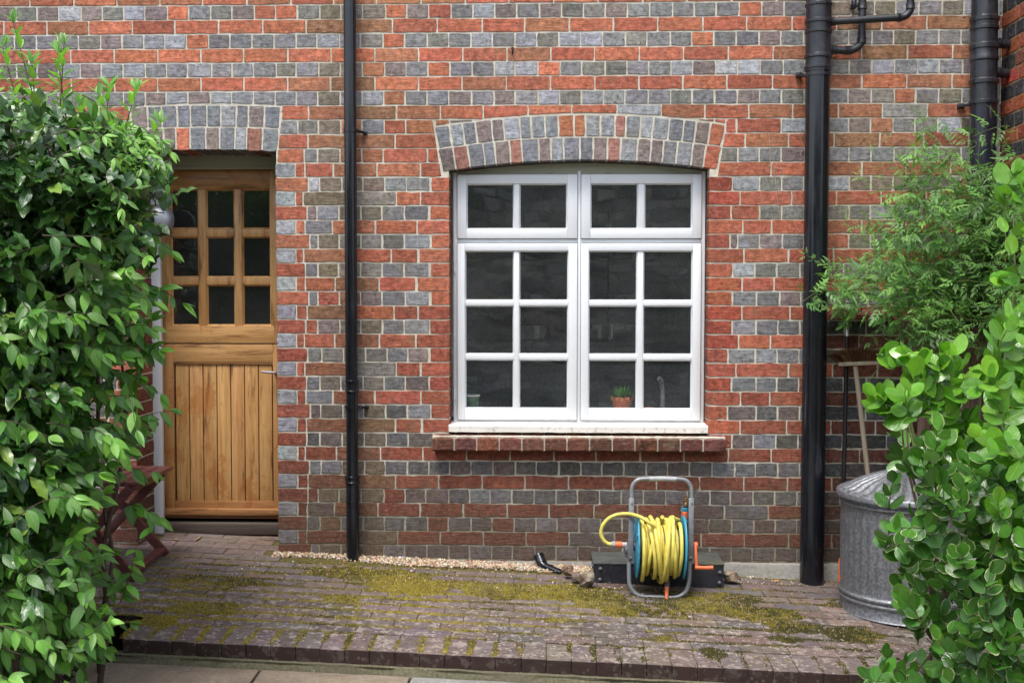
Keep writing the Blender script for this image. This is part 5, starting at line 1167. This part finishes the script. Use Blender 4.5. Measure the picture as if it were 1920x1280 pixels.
def shrub(tips, Lr, nodes, droop, dirf, lf, sizef, wr, colf, leafm, stemm, prof, split=.75, sag=.4, upf=None, fold=.25, curl=.25, wave=0., grow=True, wobble=.12, nu=4, nv=7, ropen=(.3, 1.)):
    pos, dr, up, LL, WW, cc = [], [], [], [], [], []
    for (u, v, Y) in tips:
        tip = P(u, v, Y); L_ = random.uniform(*Lr); d0 = dirf(u, v, Y); d0 = d0/np.linalg.norm(d0)
        pts = curve(V(0, 0, 0), d0, L_, droop, 8, wobble); off = tip-pts[-1]; pts = [p_+off for p_ in pts]
        stemm.tube(pts, [.0026-.0018*i/7 for i in range(8)], 5, 0)
        n = random.randint(*nodes); a0 = random.uniform(0, 3.14)
        for j in range(n):
            f = .12+.88*(j/max(1, n-1)); fi = f*7; i0 = min(6, int(fi)); p_ = pts[i0]+(pts[i0+1]-pts[i0])*(fi-i0); t = nrm(pts[i0+1]-pts[i0])
            s1 = nrm(np.cross(t, (0, 0, 1)) if abs(t[2]) < .95 else np.cross(t, (0, 1, 0))); s2 = np.cross(t, s1); a = a0+j*pi/2
            last = j == n-1
            for sgn in (1, -1):
                sd_ = sgn*(cos(a)*s1+sin(a)*s2)
                k = random.uniform(*ropen)*(.45 if last else 1); ld = t*(1-k*.6)+sd_*split*k*1.2+V(random.gauss(0, .12), random.gauss(0, .12), -sag*random.uniform(.4, 1.5)*(0.3 if last else 1))
                sz = sizef(f)*random.uniform(.75, 1.2)*(.72 if prof is PO and v < 440 else 1); pos.append(p_); dr.append(ld); ub = V(0, 0, 1)*.75+t*.35+V(random.gauss(0, .25), random.gauss(-.25, .25), 0) if upf is None else upf(t, sd_); up.append(ub)
                LL.append(sz); WW.append(sz*random.uniform(*wr)*(.72 if prof is PO and v < 440 else 1)); cc.append(colf(f, u, v))
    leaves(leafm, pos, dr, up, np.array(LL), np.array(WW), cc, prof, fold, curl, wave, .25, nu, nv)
def lc(a, b, t, s=.15): 
    c = lerp(a, b, t); k = max(.5, random.gauss(1, s)); return (c[0]*k*random.uniform(.9, 1.1), c[1]*k, c[2]*k*random.uniform(.85, 1.15))
def trunkset(m, roots, tops, r0, r1):
    for a, b_ in zip(roots, tops):
        a = np.array(a); b_ = np.array(b_); q = [a+(b_-a)*t+V(random.gauss(0, .02), random.gauss(0, .02), 0)*(0 < t < 1) for t in np.linspace(0, 1, 7)]; sp_ = spline(q, 3); m.tube(sp_, [r0+(r1-r0)*i/(len(sp_)-1) for i in range(len(sp_))], 8)
random.seed(101)
# glossy dark shrub on the left
polyA = [(-160, 215), (30, 195), (110, 205), (190, 235), (262, 262), (285, 300), (300, 360), (255, 450), (215, 560), (170, 680), (150, 800), (150, 900), (110, 1000), (110, 1120), (-160, 1150)]
root = empty('broadleaf_shrub', V(-2.1, -1.35, -.08), 'tall shrub with dark glossy wavy-edged leaves at the far left', 'shrub')
lm, sm_ = MB(), MB()
tips = sample([(-160, 215), (30, 195), (110, 205), (190, 240), (215, 300), (230, 400), (200, 500), (160, 640), (120, 800), (90, 1000), (80, 1120), (-160, 1150)], 230, -2.25, -1.9)+sample(polyA, 380, -2.0, -1.35, lambda u, v: 1 if v < 800 else .75)+sample(polyA, 260, -1.4, -.95)
shrub(tips, (.14, .26), (4, 6), .15, lambda u, v, Y: V(.35+random.gauss(0, .5), -.55+random.gauss(0, .3), .35+random.gauss(0, .4)), None, lambda f: .112-.022*f, (.36, .48),
      lambda f, u, v: lc((.02, .075, .014), (.07, .19, .03), random.random()) if f < .97 or random.random() < .7 else lc((.12, .23, .035), (.2, .32, .05), random.random()), lm, sm_, PL, split=.85, sag=.22, fold=.22, curl=.3, wave=.055, nv=10)
trunkset(sm_, [(-2.15, -1.35, -.1), (-2.1, -1.3, -.1), (-2.2, -1.4, -.1), (-2.3, -1.3, -.1)], [P(40, 350, -1.5), P(160, 330, -1.4), P(-60, 400, -1.6), P(90, 600, -1.2)], .018, .004)
lm.build('leaves', M['leafdark'], root, sharp=0); sm_.build('stems', M['stem'], root)
# light green shrub
random.seed(202)
polyB = [(165, 240), (215, 215), (262, 245), (290, 275), (300, 300), (270, 345), (255, 400), (245, 440), (275, 480), (290, 560), (285, 620), (262, 680), (270, 740), (265, 800), (235, 850), (200, 900), (205, 950), (215, 1000), (205, 1060), (205, 1130), (200, 1180), (150, 1225), (140, 1275), (60, 1300), (-150, 1320), (-150, 1200), (40, 1150), (110, 1050), (95, 930), (80, 850), (50, 760), (0, 700), (-30, 610), (60, 560), (160, 520), (215, 460), (225, 380), (180, 290)]
root = empty('leafy_shrub', V(-1.75, -1.9, -.08), 'shrub with soft light green pointed leaves arching beside the wooden door', 'shrub')
lm, sm_ = MB(), MB()
tips = sample(polyB, 225, -2.3, -1.6)+sample(polyB, 90, -1.6, -1.2)+sample([(-100, 560), (150, 540), (150, 760), (-100, 900)], 16, -2.2, -2.0)+sample([(-100, 900), (110, 900), (110, 1150), (-100, 1150)], 16, -2.2, -2.0)+sample([(150, 240), (215, 215), (262, 245), (290, 275), (300, 300), (270, 345), (255, 400), (245, 440), (200, 430), (190, 300)], 110, -2.0, -1.3)
tips += [(u, v, -1.85) for u, v in ((322, 285), (305, 262), (322, 470), (342, 568), (300, 655), (302, 738), (318, 770), (285, 885), (300, 970), (262, 1010), (240, 1060), (245, 1165), (232, 1100), (200, 1215), (160, 1275), (300, 330), (90, 1275), (120, 1240), (298, 300), (120, 330), (160, 300), (60, 690), (90, 640), (30, 600))]
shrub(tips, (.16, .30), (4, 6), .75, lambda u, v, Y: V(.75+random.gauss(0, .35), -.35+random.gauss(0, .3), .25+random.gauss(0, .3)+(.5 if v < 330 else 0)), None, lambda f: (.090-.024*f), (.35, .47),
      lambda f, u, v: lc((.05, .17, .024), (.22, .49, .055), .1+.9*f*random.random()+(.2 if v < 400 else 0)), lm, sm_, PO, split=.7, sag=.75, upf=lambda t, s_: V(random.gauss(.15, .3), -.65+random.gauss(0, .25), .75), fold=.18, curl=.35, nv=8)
shoots = [((105, 330), (25, 45)), ((100, 330), (120, 85)), ((140, 320), (108, 100)), ((190, 330), (205, 165)), ((60, 300), (5, 90)), ((210, 340), (255, 170)), ((215, 330), (185, 180)), ((80, 300), (60, 120)), ((235, 340), (300, 230)), ((150, 330), (152, 200)), ((30, 300), (-10, 150))]
pos, dr, up, LL, WW, cc = [], [], [], [], [], []
rs = MB()
for (a, b_) in shoots:
    Y = -1.75; q = spline([P(*a, Y), P((a[0]+b_[0])/2+random.uniform(-4, 4), (a[1]+b_[1])/2, Y), P(*b_, Y)], 6); rs.tube(q, [.0035-.002*i/(len(q)-1) for i in range(len(q))], 6); N_ = len(q)
    for j in range(4, N_, 1):
        f = j/N_; a_ = j*pi/4+random.uniform(0, .4)
        for sg in (1, -1):
            d = V(cos(a_)*sg, sin(a_)*sg, .35+1.2*f*f+random.gauss(0, .2)); pos.append(q[j]); dr.append(d); up.append(V(0, -.2, 1)-d*.2); s_ = .092-.03*f; LL.append(s_*random.uniform(.8, 1.15)); WW.append(s_*random.uniform(.26, .36)); cc.append(lc((.13, .32, .05), (.28, .55, .09), random.random()))
    for e_ in range(3): d = V(random.gauss(0, .35), random.gauss(0, .3), 1); pos.append(q[-1]); dr.append(d); up.append(V(0, -1, .2)); LL.append(.06); WW.append(.018); cc.append(lc((.16, .36, .07), (.2, .42, .09), random.random()))
leaves(lm, pos, dr, up, np.array(LL), np.array(WW), cc, PL, .3, .3)
trunkset(sm_, [(-1.75, -1.75, -.1), (-1.9, -1.8, -.1), (-2., -1.9, -.1), (-1.8, -1.6, -.1), (-2.1, -1.8, -.1)], [P(250, 500, -1.6), P(240, 320, -1.7), P(120, 420, -1.7), P(220, 800, -1.6), P(60, 650, -1.8)], .013, .003)
lm.build('leaves', M['leaflight'], root, sharp=0); sm_.build('stems', M['stem'], root); rs.build('shoots', M['redstem'], root)
# round-leaved shrub on the right
def round_shrub(name, poly, n1, n2, Ya, Yb, lab, seed, sizes, matl, roots, tops, extra, cols):
    random.seed(seed); root = empty(name, roots[0], lab, 'shrub'); lm, sm_ = MB(), MB()
    tips = sample(poly, n1, Ya, Ya+.35)+sample(poly, n2, Ya+.35, Yb)+extra
    shrub(tips, (.10, .20), (3, 5), -.3, lambda u, v, Y: V(-.30+random.gauss(0, .4), -.35+random.gauss(0, .35), .75+random.gauss(0, .35)), None, lambda f: sizes*(1-.2*f), (.62, .80),
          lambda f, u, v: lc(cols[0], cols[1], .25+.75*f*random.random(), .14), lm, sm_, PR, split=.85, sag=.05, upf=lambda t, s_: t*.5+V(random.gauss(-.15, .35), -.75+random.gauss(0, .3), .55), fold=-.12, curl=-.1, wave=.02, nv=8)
    trunkset(sm_, roots, tops, .011, .003); lm.build('leaves', matl, root, sharp=0); sm_.build('stems', M['greenstem'] if seed == 5 else M['stem'], root)
polyC = [(1990, 330), (1950, 350), (1920, 400), (1930, 480), (1905, 560), (1900, 630), (1840, 690), (1800, 705), (1755, 685), (1715, 690), (1690, 715), (1660, 750), (1665, 775), (1700, 780), (1740, 790), (1790, 850), (1830, 930), (1850, 1050), (1860, 1150), (1990, 1180)]
bright = ((.05, .19, .018), (.24, .52, .04))
round_shrub('round_leaf_shrub', polyC, 54, 66, -2.3, -1.45, 'shrub with large bright green round glossy leaves at the right edge', 5, .084, M['leafround'],
            [V(1.75, -1.55, -.12), V(1.8, -1.5, -.12), V(1.7, -1.4, -.12), V(1.85, -1.4, -.12)], [P(1880, 560, -1.6), P(1900, 400, -1.5), P(1700, 700, -1.4), P(1770, 700, -1.4)],
            [(u, v, -2.0) for u, v in ((1642, 738), (1655, 748), (1685, 668), (1705, 662), (1700, 690), (1725, 685), (1770, 660), (1795, 665), (1752, 705), (1900, 325), (1885, 435), (1915, 345), (1880, 525), (1890, 590), (1720, 720), (1760, 690))], bright)
polyD = [(1675, 825), (1705, 790), (1770, 800), (1840, 850), (1990, 900), (1990, 1320), (1640, 1320), (1650, 1260), (1625, 1240), (1700, 1225), (1725, 1180), (1690, 1130), (1700, 1060), (1670, 1010), (1700, 960), (1720, 930), (1680, 870)]
round_shrub('variegated_shrub', polyD, 100, 90, -2.35, -1.2, 'shrub with cream-edged green round leaves in front of the dustbin', 6, .074, M['leafvar'],
            [V(1.62, -1.7, -.15), V(1.55, -1.62, -.15), V(1.75, -1.8, -.15), V(1.5, -1.5, -.15), V(1.58, -1.62, -.15), V(1.58, -1.6, -.15), V(1.7, -2.0, -.15)], [P(1700, 790, -1.55), P(1690, 760, -1.5), P(1800, 900, -1.6), P(1760, 1000, -1.6), P(1672, 1240, -1.7), P(1682, 1010, -1.68), P(1850, 1150, -2.2)],
            [(u, v, -1.7) for u, v in ((1655, 1262), (1690, 1262), (1668, 1020), (1680, 1050), (1675, 905), (1680, 850), (1700, 1240), (1672, 985), (1690, 1100), (1720, 1260), (1750, 1270))], ((.03, .12, .016), (.11, .32, .035)))
# feathery climber on the right
random.seed(303)
root = empty('climbing_jasmine', V(2.0, -.45, -.08), 'wispy climber with slender divided leaves sprawling between the two soil pipes', 'climber')
polyE = [(1905, 300), (1840, 330), (1800, 300), (1760, 330), (1700, 350), (1690, 380), (1640, 420), (1610, 470), (1585, 500), (1560, 535), (1590, 575), (1650, 590), (1700, 610), (1780, 640), (1905, 660)]
lm, sm_ = MB(), MB(); pos, dr, up, LL, WW, cc = [], [], [], [], [], []
def jleaf(p_, d, s_, f):
    d = nrm(d); up0 = nrm(V(random.gauss(0, .3), -.5+random.gauss(0, .3), .8)); sd_ = nrm(np.cross(d, up0)); c = lc((.045, .15, .03), (.22, .44, .08), .2+.8*f*random.random(), .2)
    for j, t in enumerate((.35, .62, .85)):
        for sg in (1, -1):
            pos.append(p_+d*s_*t); dr.append(d*.75+sd_*sg*.9+V(0, 0, -.15)); up.append(up0); l = s_*(.42-.06*abs(j-1)); LL.append(l); WW.append(l*.40); cc.append(c)
    pos.append(p_+d*s_*.95); dr.append(d+V(0, 0, -.1)); up.append(up0); LL.append(s_*.62); WW.append(s_*.62*.34); cc.append(c)
def jtwig(pts, nn, s0):
    N_ = len(pts); sm_.tube(pts, [.0020-.0012*i/(N_-1) for i in range(N_)], 5)
    for j in range(nn):
        f = .1+.9*j/max(1, nn-1); fi = f*(N_-1); i0 = min(N_-2, int(fi)); p_ = pts[i0]+(pts[i0+1]-pts[i0])*(fi-i0); t = nrm(pts[i0+1]-pts[i0]); a = random.uniform(0, 6.28)
        s1 = nrm(np.cross(t, V(0, .3, 1))); s2 = np.cross(t, s1)
        for sg in (1, -1): jleaf(p_, t*.6+sg*(cos(a)*s1+sin(a)*s2)+V(0, 0, -.1), s0*random.uniform(.7, 1.15)*(1-.35*f), f)
    jleaf(pts[-1], nrm(pts[-1]-pts[-2]), s0*.6, 1)
for (u, v, Y) in sample(polyE, 175, -.75, -.18, lambda u, v: .35+.65*min(1, max(0, (u-1560)/160)) if v > 380 else .55)+sample([(1905, 250), (1850, 260), (1800, 240), (1740, 260), (1690, 300), (1620, 400), (1560, 480), (1530, 545), (1570, 580), (1700, 590), (1905, 600)], 46, -.6, -.15):
    tip = P(u, v, Y); q = curve(V(0, 0, 0), V(-.65+random.gauss(0, .5), -.3+random.gauss(0, .4), .25+random.gauss(0, .45)), random.uniform(.12, .24), .35, 7, .12); o = tip-q[-1]; jtwig([p_+o for p_ in q], random.randint(3, 5), .098)
for pts in [[(1840, 470), (1770, 350), (1740, 300), (1722, 245), (1713, 215)], [(1800, 400), (1760, 300), (1738, 232), (1730, 222)], [(1720, 450), (1670, 370), (1648, 320), (1636, 285)], [(1640, 500), (1590, 490), (1545, 495), (1512, 478)], [(1620, 540), (1570, 545), (1535, 545)], [(1860, 420), (1868, 330), (1880, 280), (1885, 250)], [(1700, 330), (1680, 300), (1700, 290)], [(1800, 380), (1815, 320), (1818, 280)], [(1640, 460), (1600, 440), (1580, 400)], [(1780, 420), (1775, 340), (1790, 262)], [(1690, 420), (1640, 350), (1612, 330)], [(1740, 400), (1705, 320), (1665, 262)], [(1850, 380), (1835, 300), (1842, 240)], [(1620, 520), (1590, 560), (1555, 575)], [(1700, 560), (1660, 600), (1630, 640)], [(1750, 600), (1735, 640), (1720, 670)]]:
    jtwig(spline([P(*q, -.35) for q in pts], 5), 7, .052)
trunkset(sm_, [(1.95, -.4, -.08), (2.05, -.35, -.08), (1.9, -.5, -.08), (2.0, -.5, -.08)], [P(1800, 450, -.4), P(1860, 400, -.4), P(1660, 520, -.5), P(1760, 560, -.5)], .009, .003)
for i in range(34): a = P(random.uniform(1700, 1880), random.uniform(560, 700), -.35); sm_.tube(curve(a, V(random.gauss(-.5, .6), random.gauss(0, .3), random.gauss(.1, .7)), random.uniform(.2, .5), .2, 8, .12), .0016, 5)
leaves(lm, pos, dr, up, np.array(LL), np.array(WW), cc, PJ, .2, .2, nu=2, nv=4)
lm.build('leaves', M['leafjas'], root, sharp=0); sm_.build('stems', M['greenstem'], root)
# climbers on the wall across the yard
for (x, z, r, lab, seed) in ((-1.9, 2.7, .9, 'leafy climber high on the far stone wall, left part', 1), (2.3, 1.6, 1.0, 'leafy bush against the far stone wall, right part', 2), (-3.2, 1.4, .8, 'low leafy bush at the left end of the far stone wall', 3)):
    random.seed(seed); root = empty('wall_climber', V(x, -8.3, -.2), lab, 'climber'); m = MB(); k = 900; a = rng.normal(size=(k, 3))*np.array([r*.5, .14, r*.5])+np.array([x, -8.25, z]); a[:, 1] = np.maximum(a[:, 1], -8.5)
    leaves(m, a, rng.normal(size=(k, 3))+np.array([0, .5, -.6]), rng.normal(size=(k, 3))*.4+np.array([0, 1, .6]), rng.uniform(.07, .12, k), rng.uniform(.04, .07, k), [lc((.03, .11, .02), (.08, .2, .04), random.random()) for _ in range(k)], PO, nu=2, nv=4)
    m.build('leaves', M['leaflight'], root, sharp=0); s2 = MB(); trunkset(s2, [(x, -8.4, -.2)]*3, [(x-r*.3, -8.35, z), (x, -8.35, z+r*.5), (x+r*.3, -8.35, z)], .02, .006); s2.build('stems', M['stem'], root)
